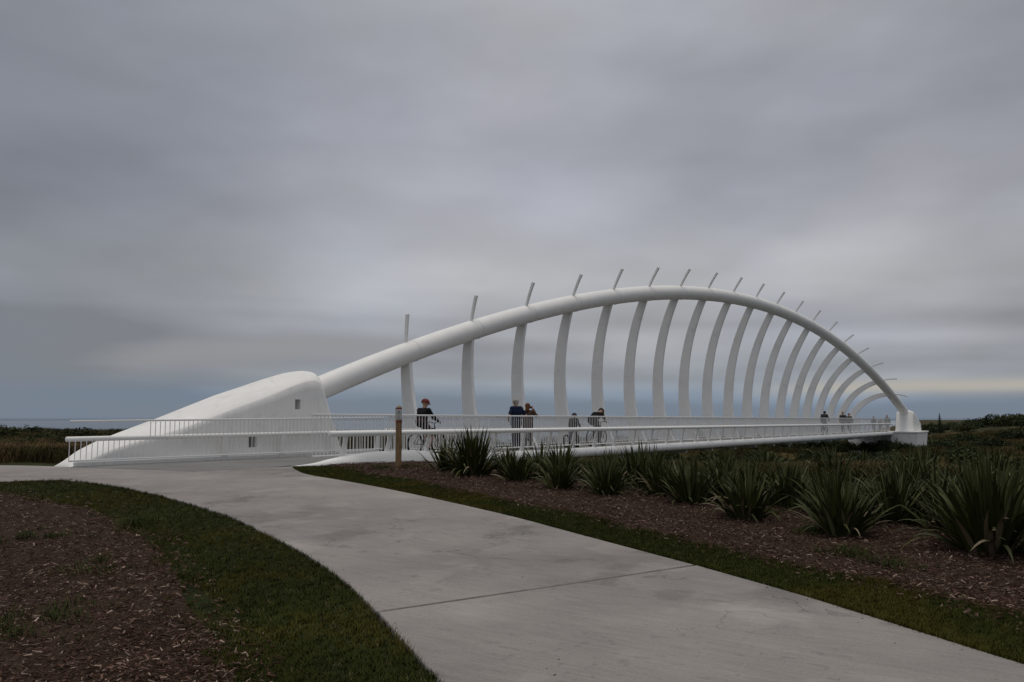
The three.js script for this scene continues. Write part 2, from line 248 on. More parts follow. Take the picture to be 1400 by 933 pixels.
for (let i = 1; i <= 19; i++) {
  const A = archAt(i), T = TIPS[i - 1], [cx, cy, R] = circleThrough([0, 0.7], [A.x, A.y], T);
  const ang = (p) => Math.atan2(p[1] - cy, p[0] - cx); let a0 = ang([0, 0.7]), aA = ang([A.x, A.y]), aT = ang(T);
  const un = (a, ref) => { while (a - ref > Math.PI) a -= 2 * Math.PI; while (a - ref < -Math.PI) a += 2 * Math.PI; return a; }; aA = un(aA, a0); aT = un(aT, aA);
  const dir = Math.sign(aA - a0), start = a0 - dir * 1.15 / R;
  const profile = (s0, s1, wf, n) => { const L = [], Rr = []; for (let k = 0; k <= n; k++) { const a = lerp(s0, s1, k / n), nx = Math.cos(a), ny = Math.sin(a), [wi, wo] = wf(k / n, cy + R * ny); L.push([cx + (R + wo) * nx, cy + (R + wo) * ny]); Rr.push([cx + (R - wi) * nx, cy + (R - wi) * ny]); } return [...L, ...Rr.reverse()]; };
  const slab = (pts, th, bev) => { const s = new THREE.Shape(pts.map(([x, y]) => new THREE.Vector2(x, y))); const g = new THREE.ExtrudeGeometry(s, { depth: th - 2 * bev, bevelEnabled: bev > 0, bevelThickness: bev, bevelSize: bev, bevelOffset: -bev, bevelSegments: 2, steps: 1 }); g.translate(0, 0, A.z - th / 2 + bev); return boxUV(g); };
  const inside = 0.2 / R;
  const wf = (t, y) => { const w = lerp(0.7, 0.38, Math.pow(t, 0.85)) / 2, flare = 0.22 * Math.pow(1 - sm(-0.5, 1.5, y), 1.6); return [w + flare, w]; };
  const rib = mesh('rib', slab(profile(start, aA - dir * inside, wf, 26), 0.15, 0.02), M.white, bridge);
  mesh('spike', slab(profile(aA + dir * inside, aT, (t) => [lerp(0.04, 0.055, t), lerp(0.04, 0.055, t)], 8), 0.1, 0.012), M.white, rib);
}
const DECK_END = -66;
mesh('deck', box(0.32, 2.98, -0.24, 0.052, DECK_END, -0.62, 0), M.approach, bridge);
for (const [za, zb] of [[-1.2, -21.05], [-21.1, -42], [-42.04, DECK_END + 0.3]]) { const g = rod(V(3.06, -0.06, za), V(3.06, -0.06, zb), 0.17, 0.17, 28); const uv = g.attributes.uv; for (let i = 0; i < uv.count; i++) uv.setXY(i, uv.getX(i), uv.getY(i) * Math.abs(za - zb)); mesh('edge_tube', g, M.white, bridge); }
mesh('edge_tube', rod(V(0.25, -0.08, -0.7), V(0.25, -0.08, DECK_END), 0.13, 0.13, 20), M.white, bridge);
for (let i = 1; i <= 19; i++) mesh('cross_beam', box(0.1, 2.7, -0.4, -0.241, -STEP * i - 0.09, -STEP * i + 0.09), M.white, bridge);
for (let i = 4; i <= 19; i++) mesh('drain_outlet', box(3.06, 3.2, -0.235, -0.17, -STEP * i - 0.12, -STEP * i + 0.06, 0.015), M.outlet, bridge);
// railings
let balustersLeft = 300;
function railing(label, x, z0, z1, yDeck, yTop, outward, posts, single, rail) {
  const g = part('railing', bridge); g.userData.label = label;
  const yAt = typeof yDeck === 'function' ? yDeck : () => yDeck, tAt = typeof yTop === 'function' ? yTop : () => yTop;
  const bar = (name, xx, f, w, h, a = z0, b = z1) => { const rows = []; const p0 = V(xx, f(a), a), p1 = V(xx, f(b), b); const L = p0.distanceTo(p1); const q = new RoundedBoxGeometry(w, h, L, 2, Math.min(w, h) * 0.3); q.applyQuaternion(new THREE.Quaternion().setFromUnitVectors(V(0, 0, 1), p1.clone().sub(p0).normalize())); q.translate((p0.x + p1.x) / 2, (p0.y + p1.y) / 2, (p0.z + p1.z) / 2); return mesh(name, q, M.rail, g); };
  bar('top_rail', x, tAt, 0.07, 0.045, z0 + (rail.over || 0), z1);
  bar('bottom_rail', x, (z) => yAt(z) + 0.13, 0.05, 0.04);
  mesh('round_rail', rod(V(x + outward * rail.off, rail.y(z0), z0 - (rail.inset || 0)), V(x + outward * rail.off, rail.y(z1), z1), rail.rad || 0.072, rail.rad || 0.072, 18), M.white, g);
  if (rail.inset === undefined || true) { const cap = new THREE.SphereGeometry(rail.rad || 0.072, 14, 8); cap.scale(1, 1, 0.35); cap.translate(x + outward * rail.off, rail.y(z0), z0 - (rail.inset || 0)); mesh('rail_cap', cap, M.white, g); }
  const n = Math.round(Math.abs(z1 - z0) / (rail.pitch || 0.13)), rest = [];
  const h0 = (z) => yAt(z) + 0.13, unit = new THREE.BoxGeometry(rail.bar || 0.0125, 1, rail.bar || 0.0125);
  for (let k = 0; k <= n; k++) {
    const z = lerp(z0, z1, k / n), a = h0(z), b = rail.low && z > rail.low ? rail.y(z) : tAt(z) - 0.02;
    if (k < single && balustersLeft > 0) { balustersLeft--; const m = mesh('baluster', unit, M.rail, g); m.position.set(x, (a + b) / 2, z); m.scale.y = b - a; }
    else { const q = unit.clone(); q.scale(1, b - a, 1); q.translate(x, (a + b) / 2, z); rest.push(q); }
  }
  if (rest.length) { const m = mesh('balusters', rest, M.rail, g); m.userData.kind = 'stuff'; }
  for (const z of posts) { // raking fin that carries the round rail
    const ya = yAt(z) - 0.02, yb = rail.y(z) - 0.04, xa = x + outward * 0.13, xb = x + outward * (rail.off - 0.02);
    const s = new THREE.Shape([[-0.085, 0], [0.085, 0], [0.055, 1], [-0.055, 1]].map(([p, q]) => new THREE.Vector2(p, q * (yb - ya))));
    const q = new THREE.ExtrudeGeometry(s, { depth: 0.03, bevelEnabled: true, bevelSize: 0.008, bevelThickness: 0.008, bevelSegments: 1 });
    q.translate(0, 0, -0.015); q.rotateY(Math.PI / 2);
    const sh = (xb - xa) / (yb - ya), p = q.attributes.position; for (let k = 0; k < p.count; k++) p.setX(k, p.getX(k) + sh * p.getY(k)); q.translate(xa, ya, z); q.computeVertexNormals();
    mesh('post', boxUV(q), M.white, g);
  }
  return g;
}
const many = (a, b, d) => { const r = []; for (let z = a; z > b; z -= d) r.push(z); return r; };
railing('white baluster railing along the planted side of the deck', 2.88, 3.9, -65.2, (z) => lerp(0.1, 0.052, sm(0, -3, z)), 1.25, 1, many(3.05, -64.8, STEP / 2), 150, { off: 0.33, y: () => 0.78, inset: 0.25 });
railing('white baluster railing on the rib side of the deck', 0.45, -1.5, -65.2, 0.052, 1.23, -1, many(-2.2, -64.8, STEP / 2), 80, { off: 0.1, y: () => 0.78, bar: 0.02, pitch: 0.09 });
railing('white baluster railing in front of the sloping abutment', 0.33, 8.55, -1.42, (z) => 0.1, (z) => lerp(1.09, 1.19, sm(8.6, -1, z)), -1, many(4.4, -1.4, 1.9), 70, { off: 0.12, y: (z) => lerp(0.70, 0.76, sm(8.5, -1, z)), low: 6.7, rad: 0.056 });
{ // near abutment: a long wedge that swallows the foot of the arch
  const prof = [[8.05, 0.04], [7.85, 0.2], [7.55, 0.42], [7.1, 0.62], [6.6, 0.79], [5.42, 1.17], [3.65, 1.82], [1.92, 2.34], [1.2, 2.53], [0.85, 2.58], [0.62, 2.57], [0.5, 2.5]];   // height of the crest along z
  const topAt = (z) => { let i = 0; while (i < prof.length - 2 && z < prof[i + 1][0]) i++; const [a, A] = prof[i], [b, B] = prof[i + 1]; return lerp(A, B, clamp((z - a) / (b - a))); };
  const wedge = (n = 80, m = 60) => {
    const rows = []; let W = 1, ZB = 0, ZT = 1, HH = 1, BU = 0;
    for (let k = 0; k <= n; k++) {
      const t = k / n, zt = lerp(8.05, 1.1, Math.pow(t, 0.9)), zb = zt - 1.29 * sm(4.5, 1.1, zt), w = lerp(0.45, 0.96, sm(0, 0.35, t)), bulge = 0.6 * sm(0.6, 1, t);
      const T = topAt(zt - bulge), h = T + 0.5, e = T - Math.min(0.7 * T, lerp(0.2, 0.34, sm(0, 0.8, t))), row = []; W = w; ZB = zb; ZT = zt; HH = h; BU = bulge;
      for (let j = 0; j <= m; j++) {
        const q = j / m; let x, y; const half = q < 0.5 ? q * 2 : (1 - q) * 2, sg = q < 0.5 ? 1 : -1;
        if (half < 0.4) { const v = half / 0.4; y = lerp(-0.5, e, v); x = w * (1 - 0.03 * v); } else { const v = (half - 0.4) / 0.6; x = w * 0.97 * (1 - v); y = e + (T - e) * (1 - Math.pow(1 - v, 2.3)); }
        row.push(V(-0.93 + sg * x, y, lerp(zb, zt, (y + 0.5) / h) - bulge * (1 - (x / w) * (x / w))));
      }
      rows.push(row);
    }
    const last = rows[rows.length - 1];                          // eased arris, then the end face
    for (const [f, d] of [[0.988, 0.035], [0.965, 0.05], [0.6, 0.05], [0.3, 0.05], [0.01, 0.05]]) rows.push(last.map((p) => { const x = (p.x + 0.93) * f, y = -0.5 + (p.y + 0.5) * f; return V(-0.93 + x, y, lerp(ZB, ZT, (y + 0.5) / HH) - BU * (1 - (x / W) * (x / W)) - d); }));
    const first = rows[0]; rows.unshift(first.map((p) => V(lerp(p.x, -0.93, 0.99), -0.5 + (p.y + 0.5) * 0.01, p.z + 0.01)));
    const g = gridGeo(rows), idx = Array.from(g.index.array), M1 = m + 1; // floor strip closes the loft
    for (let k = 0; k < rows.length - 1; k++) { const a = k * M1, b = k * M1 + m, c = a + M1, d2 = b + M1; idx.push(a, c, b, b, c, d2); }
    g.setIndex(idx); const q = mergeVertices(g, 1e-5); q.computeVertexNormals(); return q;
  };
  const g = wedge();
  { const n = g.attributes.normal, p = g.attributes.position; let s = 0; for (let i = 0; i < p.count; i++) s += n.getX(i) * (p.getX(i) + 0.9) + n.getY(i) * (p.getY(i) - 0.5); if (s < 0) { const ix = g.index.array; for (let i = 0; i < ix.length; i += 3) { const t = ix[i]; ix[i] = ix[i + 1]; ix[i + 1] = t; } g.computeVertexNormals(); } }
  let solid = g;
  try {
    const ev = new Evaluator(); let b = new Brush(g, M.whiteConc); b.updateMatrixWorld(); ev.useGroups = false;
    for (const [y, z, h, w] of [[1.56, 1.78, 0.28, 0.2], [0.54, 3.34, 0.3, 0.28]]) { const c = new Brush(new THREE.BoxGeometry(2.6, h, w), M.whiteConc); c.position.set(-0.2, y, z); c.updateMatrixWorld(); b = ev.evaluate(b, c, SUBTRACTION); b.updateMatrixWorld(); }
    solid = b.geometry;
  } catch (e) { console.log('csg', e.message); }
  const near = mesh('abutment', boxUV(toCreasedNormals(solid.index ? solid.toNonIndexed() : solid, 1.05)), M.whiteConc, bridge); near.userData.label = 'long sloping white concrete wedge at the foot of the arch';
  mesh('kerb', box(0.06, 0.2, -0.1, 0.2, -1.4, 8.3, 0.02), M.whiteConc, near);
  // far abutment: the same wedge turned round on its pedestal
  const g2 = g.clone(); g2.rotateY(Math.PI); g2.scale(0.78, 0.76, 0.75); g2.translate(archAt(20).x - 0.62, 0.08, -65.8);
  const farA = mesh('abutment', boxUV(toCreasedNormals(g2.toNonIndexed(), 1.05)), M.whiteConc, bridge); farA.userData.label = 'white concrete wedge on a square pedestal at the far end of the arch';
  const ped = new ConvexGeometry([[3.05, -2.4, -65.0], [5.0, -2.4, -65.0], [3.05, -2.4, -70], [5.0, -2.4, -70], [2.98, 0, -64.9], [5.2, 0, -64.9], [2.98, 0, -70.2], [5.2, 0, -70.2]].map((p) => V(...p)));
  mesh('pedestal', boxUV(ped), M.whiteConc, farA); mesh('pedestal_cap', box(2.9, 5.28, -0.02, 0.12, -70.3, -64.8, 0.03), M.whiteConc, farA);
  // far seat of the deck
  const seat = mesh('deck_seat', box(-0.6, 2.96, -2.6, -0.245, -68, -65.2), M.whiteConc, bridge);
  mesh('wing_wall', box(-1.0, -0.61, -2.6, 0.05, -69, -66.4), M.whiteConc, bridge);
}
{ // near end of the edge tube: a faired concrete upstand that tapers to the ground
  const rows = []; const n = 30;
  for (let k = 0; k <= n; k++) { const t = k / n, z = lerp(5.35, -1.3, t), xo = lerp(3.85, 3.33, sm(0, 0.5, t)), xi = lerp(3.75, 2.96, sm(0, 0.35, t)), top = lerp(0.1, 0.3, sm(0, 0.55, t)) - 0.17 * sm(0.7, 1, t), r = []; const cx = (xo + xi) / 2, w = (xo - xi) / 2 + 0.02;
    for (let j = 0; j <= 20; j++) { const a = Math.PI * j / 20, c = Math.cos(a), s = Math.sin(a); r.push(V(cx + Math.sign(c) * Math.pow(Math.abs(c), 0.7) * w, -0.6 + Math.pow(s, 0.6) * (top + 0.6), z)); } rows.push(r); }
  rows.unshift(rows[0].map((p) => V(3.8, -0.6, 5.36))); const e = rows[rows.length - 1]; rows.push(e.map((p) => V(3.1, -0.6, -1.3)));
  mesh('upstand', gridGeo(rows), M.whiteConc, bridge);
}
// ------------------------------------------------------------------ sign post
{
  const p = thing('marker_post', 'brown timber marker post with a small white and red sign plate', 'post', [6.1, ground(6.1, 4.4), 4.4], 0.98);
  const g = new RoundedBoxGeometry(0.115, 1.7, 0.115, 3, 0.014); g.translate(0, 0.47, 0); mesh('shaft', boxUV(g), M.wood, p);
  const capg = new THREE.CylinderGeometry(0.02, 0.08, 0.035, 4); capg.rotateY(Math.PI / 4); capg.translate(0, 1.34, 0); mesh('cap', boxUV(capg), M.wood, p);
  const c = document.createElement('canvas'); c.width = 128; c.height = 192; const x = c.getContext('2d');
  x.fillStyle = '#b9b8b4'; x.fillRect(0, 0, 128, 192); x.fillStyle = '#7c2a26'; x.fillRect(0, 0, 128, 22);
  x.fillStyle = '#5d5d5f'; x.beginPath(); x.moveTo(22, 96); x.lineTo(64, 44); x.lineTo(106, 96); x.lineTo(84, 96); x.lineTo(64, 72); x.lineTo(44, 96); x.fill();
  x.strokeStyle = '#6a6a6c'; x.lineWidth = 6; x.beginPath(); x.arc(64, 132, 24, 0, 6.3); x.stroke(); x.fillRect(24, 166, 80, 9);
  const t = new THREE.CanvasTexture(c); t.colorSpace = THREE.SRGBColorSpace;
  const plate = mesh('sign_plate', box(-0.095, 0.05, 1.05, 1.31, 0.058, 0.066), std({ color: rgb(0.5, 0.5, 0.48), roughness: 0.5 }), p);
  const face = new THREE.PlaneGeometry(0.138, 0.25); face.translate(-0.0225, 1.18, 0.0685); mesh('printed_face', face, std({ map: t, roughness: 0.5 }), plate);
  mesh('red_band', box(-0.06, 0.06, 0.98, 1.02, -0.06, 0.06), std({ color: rgb(0.2, 0.03, 0.03), roughness: 0.6 }), p);
}
// ------------------------------------------------------------------ flax
function bladeGeo(bend, fold = 0.25, rows = 8, twist = 0) {      // unit length along +y, unit half width, bends towards +z
  const pos = [], idx = []; let y = 0, z = 0, a = 0;
  for (let i = 0; i <= rows; i++) {
    const t = i / rows, w = (t < 0.12 ? lerp(0.75, 1, t / 0.12) : Math.pow(1 - Math.pow((t - 0.12) / 0.88, 2.2), 0.8)) * 1 + 0.01, tw = twist * t;
    const nx = Math.cos(tw), nz = Math.sin(tw), f = fold * w * 0.04;
    pos.push(-w * nx, y + f * Math.sin(a), z - w * nz * 0 + f * Math.cos(a), 0, y, z, w * nx, y + f * Math.sin(a), z + f * Math.cos(a));
    const da = bend.k * (t > bend.at ? bend.sharp : 1) / rows; a += da; y += Math.cos(a) / rows; z += Math.sin(a) / rows;
  }
  for (let i = 0; i < rows; i++) for (let j = 0; j < 2; j++) { const o = i * 3 + j; idx.push(o, o + 1, o + 3, o + 1, o + 4, o + 3); }
  const g = new THREE.BufferGeometry(); g.setAttribute('position', new THREE.Float32BufferAttribute(pos, 3)); g.setAttribute('uv', new THREE.Float32BufferAttribute(new Float32Array(pos.length / 3 * 2), 2)); g.setIndex(idx); g.computeVertexNormals(); return g;
}
const blades = [[0.08, 0.9, 1], [0.18, 0.6, 1.5], [0.35, 0.6, 2], [0.55, 0.5, 2], [0.3, 0.55, 7], [0.9, 0.4, 1.6], [1.3, 0.35, 1.5], [0.15, 0.7, 9]].map(([k, at, sharp]) => bladeGeo({ k, at, sharp }));
const flaxLeaf = (r, h, outer) => {                              // one leaf's shape, pose and material
  const az = r() * Math.PI * 2, o = outer ?? Math.pow(r(), 0.7), tilt = 0.04 + o * 0.62 + (r() - 0.5) * 0.2;
  const bi = o < 0.4 ? [0, 1, 0, 7][Math.floor(r() * 4)] : o < 0.75 ? [1, 2, 3, 4, 2][Math.floor(r() * 5)] : [3, 5, 6, 4, 2][Math.floor(r() * 5)];
  const L = h * lerp(1.05, 0.78, o) * (0.75 + 0.35 * r()), w = (0.011 + h * 0.011) * (0.75 + 0.5 * r());
  const m = new THREE.Matrix4().makeRotationY(az).multiply(new THREE.Matrix4().makeRotationX(tilt)).multiply(new THREE.Matrix4().makeRotationY((r() - 0.5) * 1.4)).multiply(new THREE.Matrix4().makeScale(w, L, L));
  const rad = h * (0.06 + 0.26 * o) * Math.sqrt(r()); m.premultiply(new THREE.Matrix4().makeTranslation(Math.sin(az) * rad, -0.02, Math.cos(az) * rad));
  const dead = o > 0.8 && r() < 0.22;
  return { m, geo: blades[bi], mat: dead ? deadLeaf : leafMats[Math.floor(r() * r() * 1.15 * leafMats.length) % leafMats.length] };
};
function flax(label, x, z, h, n, seed, group, single) {
  const r = rngOf(seed), p = thing('flax_plant', label, 'flax', [x, land(x, z), z], 0, group);
  if (single) for (let k = 0; k < n; k++) { const l = flaxLeaf(r, h); const m = mesh('leaf', l.geo, l.mat, p); m.applyMatrix4(l.m); }
  else { const by = new Map(); for (let k = 0; k < n; k++) { const l = flaxLeaf(r, h); if (!by.has(l.mat)) by.set(l.mat, []); by.get(l.mat).push(l.geo.clone().applyMatrix4(l.m)); } for (const [mat, gs] of by) { const g = mergeGeometries(gs); mesh(mat === deadLeaf ? 'dry_foliage' : 'foliage', g, mat, p).userData.kind = 'stuff'; } }
  return p;
}
const ROW = 'flax plants in the mulched bed beside the path';
flax('small flax plant just behind the timber marker post', 7.7, 4.75, 0.78, 90, 11, null, true);
flax('broad upright flax clump beside the timber marker post', 8.8, 5.35, 0.98, 220, 12, null, true);
const rowSpots = [[10.15, 5.75, 0.7, 110], [11.4, 6.4, 0.75, 130], [10.9, 5.2, 0.75, 80], [12.45, 6.7, 0.86, 150], [13.2, 6.3, 0.78, 100], [13.95, 6.95, 0.8, 120], [15.1, 7.9, 0.88, 150], [14.45, 6.1, 0.85, 90], [9.5, 5.2, 0.72, 80], [11.9, 5.6, 0.75, 80], [15.9, 7.0, 0.85, 90], [12.9, 5.3, 0.8, 80], [13.8, 5.2, 0.8, 80], [15.3, 6.3, 0.85, 80], [16.7, 7.3, 0.9, 90], [17.1, 6.3, 0.9, 80]];
{ const r = rngOf(19); for (let k = 0; k < 20; k++) { const t = k / 19; rowSpots.push([lerp(9.3, 16.9, t) + (r() - 0.5) * 0.5, lerp(4.9, 7.3, t) + (r() - 0.5) * 0.9 - 0.2, 0.62 + 0.3 * r(), 60 + Math.floor(40 * r())]); } }
rowSpots.forEach(([x, z, h, n], i) => flax('mid-sized flax plant in the row along the mulched bed', x, z, h * [0.9, 0.78, 0.84, 0.72, 0.88][i % 5], n, 20 + i, ROW, true));
flax('narrow-footed flax fanning out over the mulch next to the largest flax', 16.4, 8.5, 0.72, 170, 41, null, true);
flax('largest flax plant, dense and dark with drooping leaves at its foot', 17.95, 8.75, 1.05, 260, 42, null, true);
{ // looser planting further down the bank
  const spots = [[17.5, 14.5, .85], [21, 14, .9], [23, 12.5, .95], [26, 11.5, 1], [28.5, 12.5, 1], [31.5, 10, 1], [13.5, 18, .85], [9.5, 19, .8], [11, 23, .95], [13, 26, 1], [16, 20, 1.05], [18, 24, 1], [20, 17, 1.15], [21.5, 21, 1.2], [24, 15.5, 1.2], [25, 19, 1.2], [27, 14, 1.3], [28.5, 17, 1.3], [30, 12.5, 1.5], [31, 15, 1.35], [33, 11.5, 1.5], [9, 27, .9], [15, 30, 1], [19, 29, 1.1], [22.5, 26, 1.1], [26, 24, 1.2], [29, 22, 1.3], [24, 32, 1.2], [27, 29, 1.3], [30, 27, 1.3], [32, 20, 1.4], [20.5, 36, 1.2], [17, 38, 1.1], [12, 34, 1]];
  spots.forEach(([b, d, h], i) => { const p = bearing(b, d); flax('flax plant growing wild on the rough bank below the bed', p.x, p.z, h * 0.62, 80, 100 + i, 'flax on the rough bank', false); });
}
// ------------------------------------------------------------------ grass, mulch chips and rough growth
function scatter([A, B], n, seed, fn, near = 0.7, v0 = 0, v1 = 1) {              // spread over a sheet, denser towards the viewer
  const N = 80, a = resample(A, N), b = resample(B, N), cum = []; let s = 0;
  for (let i = 0; i < N; i++) { const w = (a[i].distanceTo(b[i]) + a[i + 1].distanceTo(b[i + 1])) / 2, l = (a[i].distanceTo(a[i + 1]) + b[i].distanceTo(b[i + 1])) / 2, m = a[i].clone().lerp(b[i], 0.3), d = Math.max(4, Math.hypot(m.x - CAM.x, m.z - CAM.z)); s += w * l / Math.pow(d, near); cum.push(s); }
  const r = rngOf(seed);
  for (let k = 0; k < n; k++) { const t = r() * s; let lo = 0, hi = N - 1; while (lo < hi) { const m = (lo + hi) >> 1; if (cum[m] < t) lo = m + 1; else hi = m; } const u = lo + r(), v = v0 + (v1 - v0) * r(), i = Math.min(N - 1, Math.floor(u)), f = u - i; const p = a[i].clone().lerp(a[i + 1], f).lerp(b[i].clone().lerp(b[i + 1], f), v); fn(p, v, r, k); }
}
function instances(name, geo, mat, list, label, category) {
  const m = new THREE.InstancedMesh(geo, mat, list.length); list.forEach(([mm, c], i) => { m.setMatrixAt(i, mm); m.setColorAt(i, c); });
  shadow(m); m.name = numbered(name); m.userData.kind = 'stuff'; tag(m, label, category); scene.add(m); return m;
}
function tuftGeo(n, h, spread, lean, wid, seed, rows = 1) {
  const r = rngOf(seed), pos = [], idx = [];
  for (let k = 0; k < n; k++) { const a = r() * 6.283, d = r() * spread, x = Math.cos(a) * d, z = Math.sin(a) * d, hh = h * (0.55 + 0.6 * r()), la = r() * 6.283, l = lean * (0.3 + r()) * hh, wx = Math.cos(la + 1.57) * wid, wz = Math.sin(la + 1.57) * wid; const o = pos.length / 3;
    if (rows === 1) { pos.push(x - wx, 0, z - wz, x + wx, 0, z + wz, x + Math.cos(la) * l, hh, z + Math.sin(la) * l); idx.push(o, o + 1, o + 2); }
    else { const mx = x + Math.cos(la) * l * 0.3, mz = z + Math.sin(la) * l * 0.3; pos.push(x - wx, 0, z - wz, x + wx, 0, z + wz, mx - wx * .8, hh * .6, mz - wz * .8, mx + wx * .8, hh * .6, mz + wz * .8, x + Math.cos(la) * l, hh * (1 - 0.25 * lean), z + Math.sin(la) * l); idx.push(o, o + 1, o + 2, o + 1, o + 3, o + 2, o + 2, o + 3, o + 4); } }
  const g = new THREE.BufferGeometry(); g.setAttribute('position', new THREE.Float32BufferAttribute(pos, 3)); g.setAttribute('uv', new THREE.Float32BufferAttribute(new Float32Array(pos.length / 3 * 2), 2)); g.setIndex(idx); g.computeVertexNormals();
  return g;
}
const blank = new THREE.MeshPhysicalMaterial({ color: 0xffffff, roughness: 1, specularIntensity: 0.15, side: THREE.DoubleSide });
const mat4 = (p, ry, s, sy = s, rx = 0, rz = 0) => new THREE.Matrix4().compose(p, new THREE.Quaternion().setFromEuler(new THREE.Euler(rx, ry, rz, 'YXZ')), V(s, sy, s));
for (const [strip, n, seed, label] of [[LAWN_R, 130000, 5, 'mown grass strip between the path and the flax bed'], [LAWN_L, 170000, 6, 'mown grass strip curving along the outside of the path']]) {
  const list = [];
  scatter(strip, n, seed, (p, v, r) => {
    const edge = fbm(p.x * 2.2, p.z * 2.2, 3) - 0.5; if (v > 0.97 + edge * 0.7 && r() < 0.85) return;
    const pat = fbm(p.x * 0.7 + 3, p.z * 0.7 + 8, 4), yel = sm(0.46, 0.64, fbm(p.x * 1.1 + 30, p.z * 1.1, 3)), b = 0.5 + 0.7 * pat * (0.6 + 0.8 * r());
    const c = rgb(b * lerp(0.037, 0.056, yel), b * lerp(0.044, 0.050, yel), b * 0.010); if (r() < 0.03) c.setRGB(0.12, 0.10, 0.05);
    p.y = ground(p.x, p.z) + 0.002; list.push([mat4(p, r() * 6.28, 0.8 + 0.6 * r(), 0.55 + 0.7 * r() + 0.9 * sm(0.86, 1, v) * pat + 0.6 * sm(0.05, 0, v)), c]);
  }, 1.1, -0.012, 1.14);
  instances('lawn_grass', tuftGeo(6, 0.034, 0.03, 0.9, 0.0028, 3), blank, list, label, 'grass');
}
for (const [strip, n, seed, label] of [[BED_R, 230000, 15, 'bark chips covering the flax bed'], [BED_L, 290000, 16, 'bark chips covering the open bed on the outside of the curve']]) {
  const list = [], chip = new THREE.BoxGeometry(0.034, 0.005, 0.0085); { const p = chip.attributes.position; for (let i = 0; i < p.count; i++) if (p.getX(i) > 0) p.setZ(i, p.getZ(i) * 0.45 + 0.003); }
  scatter(strip, n, seed, (p, v, r) => {
    if (v < 0 && r() < 0.6 + 6 * -v) return;
    const q = r(), b = 0.5 + 0.9 * r() * (0.55 + 0.9 * fbm(p.x * 1.7, p.z * 1.7, 3));
    const c = q < 0.62 ? rgb(b * 0.062, b * 0.034, b * 0.025) : q < 0.84 ? rgb(b * 0.13, b * 0.08, b * 0.06) : rgb(b * 0.26, b * 0.19, b * 0.15);
    p.y = ground(p.x, p.z) + 0.02 + 0.05 * (fbm(p.x * 1.3, p.z * 1.3, 3) - 0.5) * sm(0, 0.1, v) + r() * 0.025;
    const s = 0.42 + 1.25 * Math.pow(r(), 3); list.push([mat4(p, r() * 6.28, s, s, (r() - 0.5) * 0.9, (r() - 0.5) * 0.9), c]);
  }, 1.5, -0.05, 1);
  instances('bark_mulch', chip, blank, list, label, 'mulch');
}
{ // bark bits, leaves and grit carried onto the path
  const r = rngOf(71), list = [], chip = new THREE.BoxGeometry(0.03, 0.003, 0.01), edges = [[LAWN_R[0], 1], [LAWN_L[0], -1]];
  for (const [E, sg] of edges) { const c = resample(E, 200); for (let k = 0; k < 420; k++) { const i = 1 + Math.floor(r() * 198), p = c[i].clone(), t = c[i + 1].clone().sub(c[i - 1]).normalize(), off = 0.02 + 1.7 * Math.pow(r(), 7); p.x += -t.z * off * sg; p.z += t.x * off * sg; p.y = ground(p.x, p.z) + 0.0185; const b = 0.5 + r(), s = 0.15 + 0.7 * r() * r(); list.push([mat4(p, r() * 6.28, s), r() < 0.6 ? rgb(b * 0.06, b * 0.045, b * 0.03) : rgb(b * 0.045, b * 0.05, b * 0.018)]); } }
  instances('path_litter', chip, blank, list, 'scattered bark bits and grass clippings on the concrete path', 'litter');
}
{ // weeds in the beds
  const r = rngOf(77), g = tuftGeo(26, 0.11, 0.12, 0.9, 0.003, 9, 2), list = [];
  const heart = [[bearing(-27.2, 11.2), 0.5], [bearing(-27, 7.3), 0.28], [bearing(-24.5, 9), 0.3], [bearing(-29.5, 6.8), 0.4], [bearing(-22.4, 11.8), 0.3], [bearing(19, 10.8), 0.2], [bearing(20.5, 9.6), 0.22], [bearing(15.5, 12.3), 0.3], [bearing(24, 9.2), 0.25], [V(6.4, 0, 4.5), 0.4], [V(6.0, 0, 4.9), 0.4]];
  for (const [c, sp] of heart) for (let k = 0; k < 16; k++) { const a = r() * 6.28, d = r() * sp * 1.5, p = V(c.x + Math.cos(a) * d, 0, c.z + Math.sin(a) * d); p.y = ground(p.x, p.z) + 0.01; const b = 0.6 + 0.7 * r(); list.push([mat4(p, r() * 6.28, 0.5 + 0.6 * r()), rgb(b * 0.036, b * 0.048, b * 0.014)]); }
  instances('weeds', g, blank, list, 'low green weeds coming up through the bark chips', 'weeds');
}
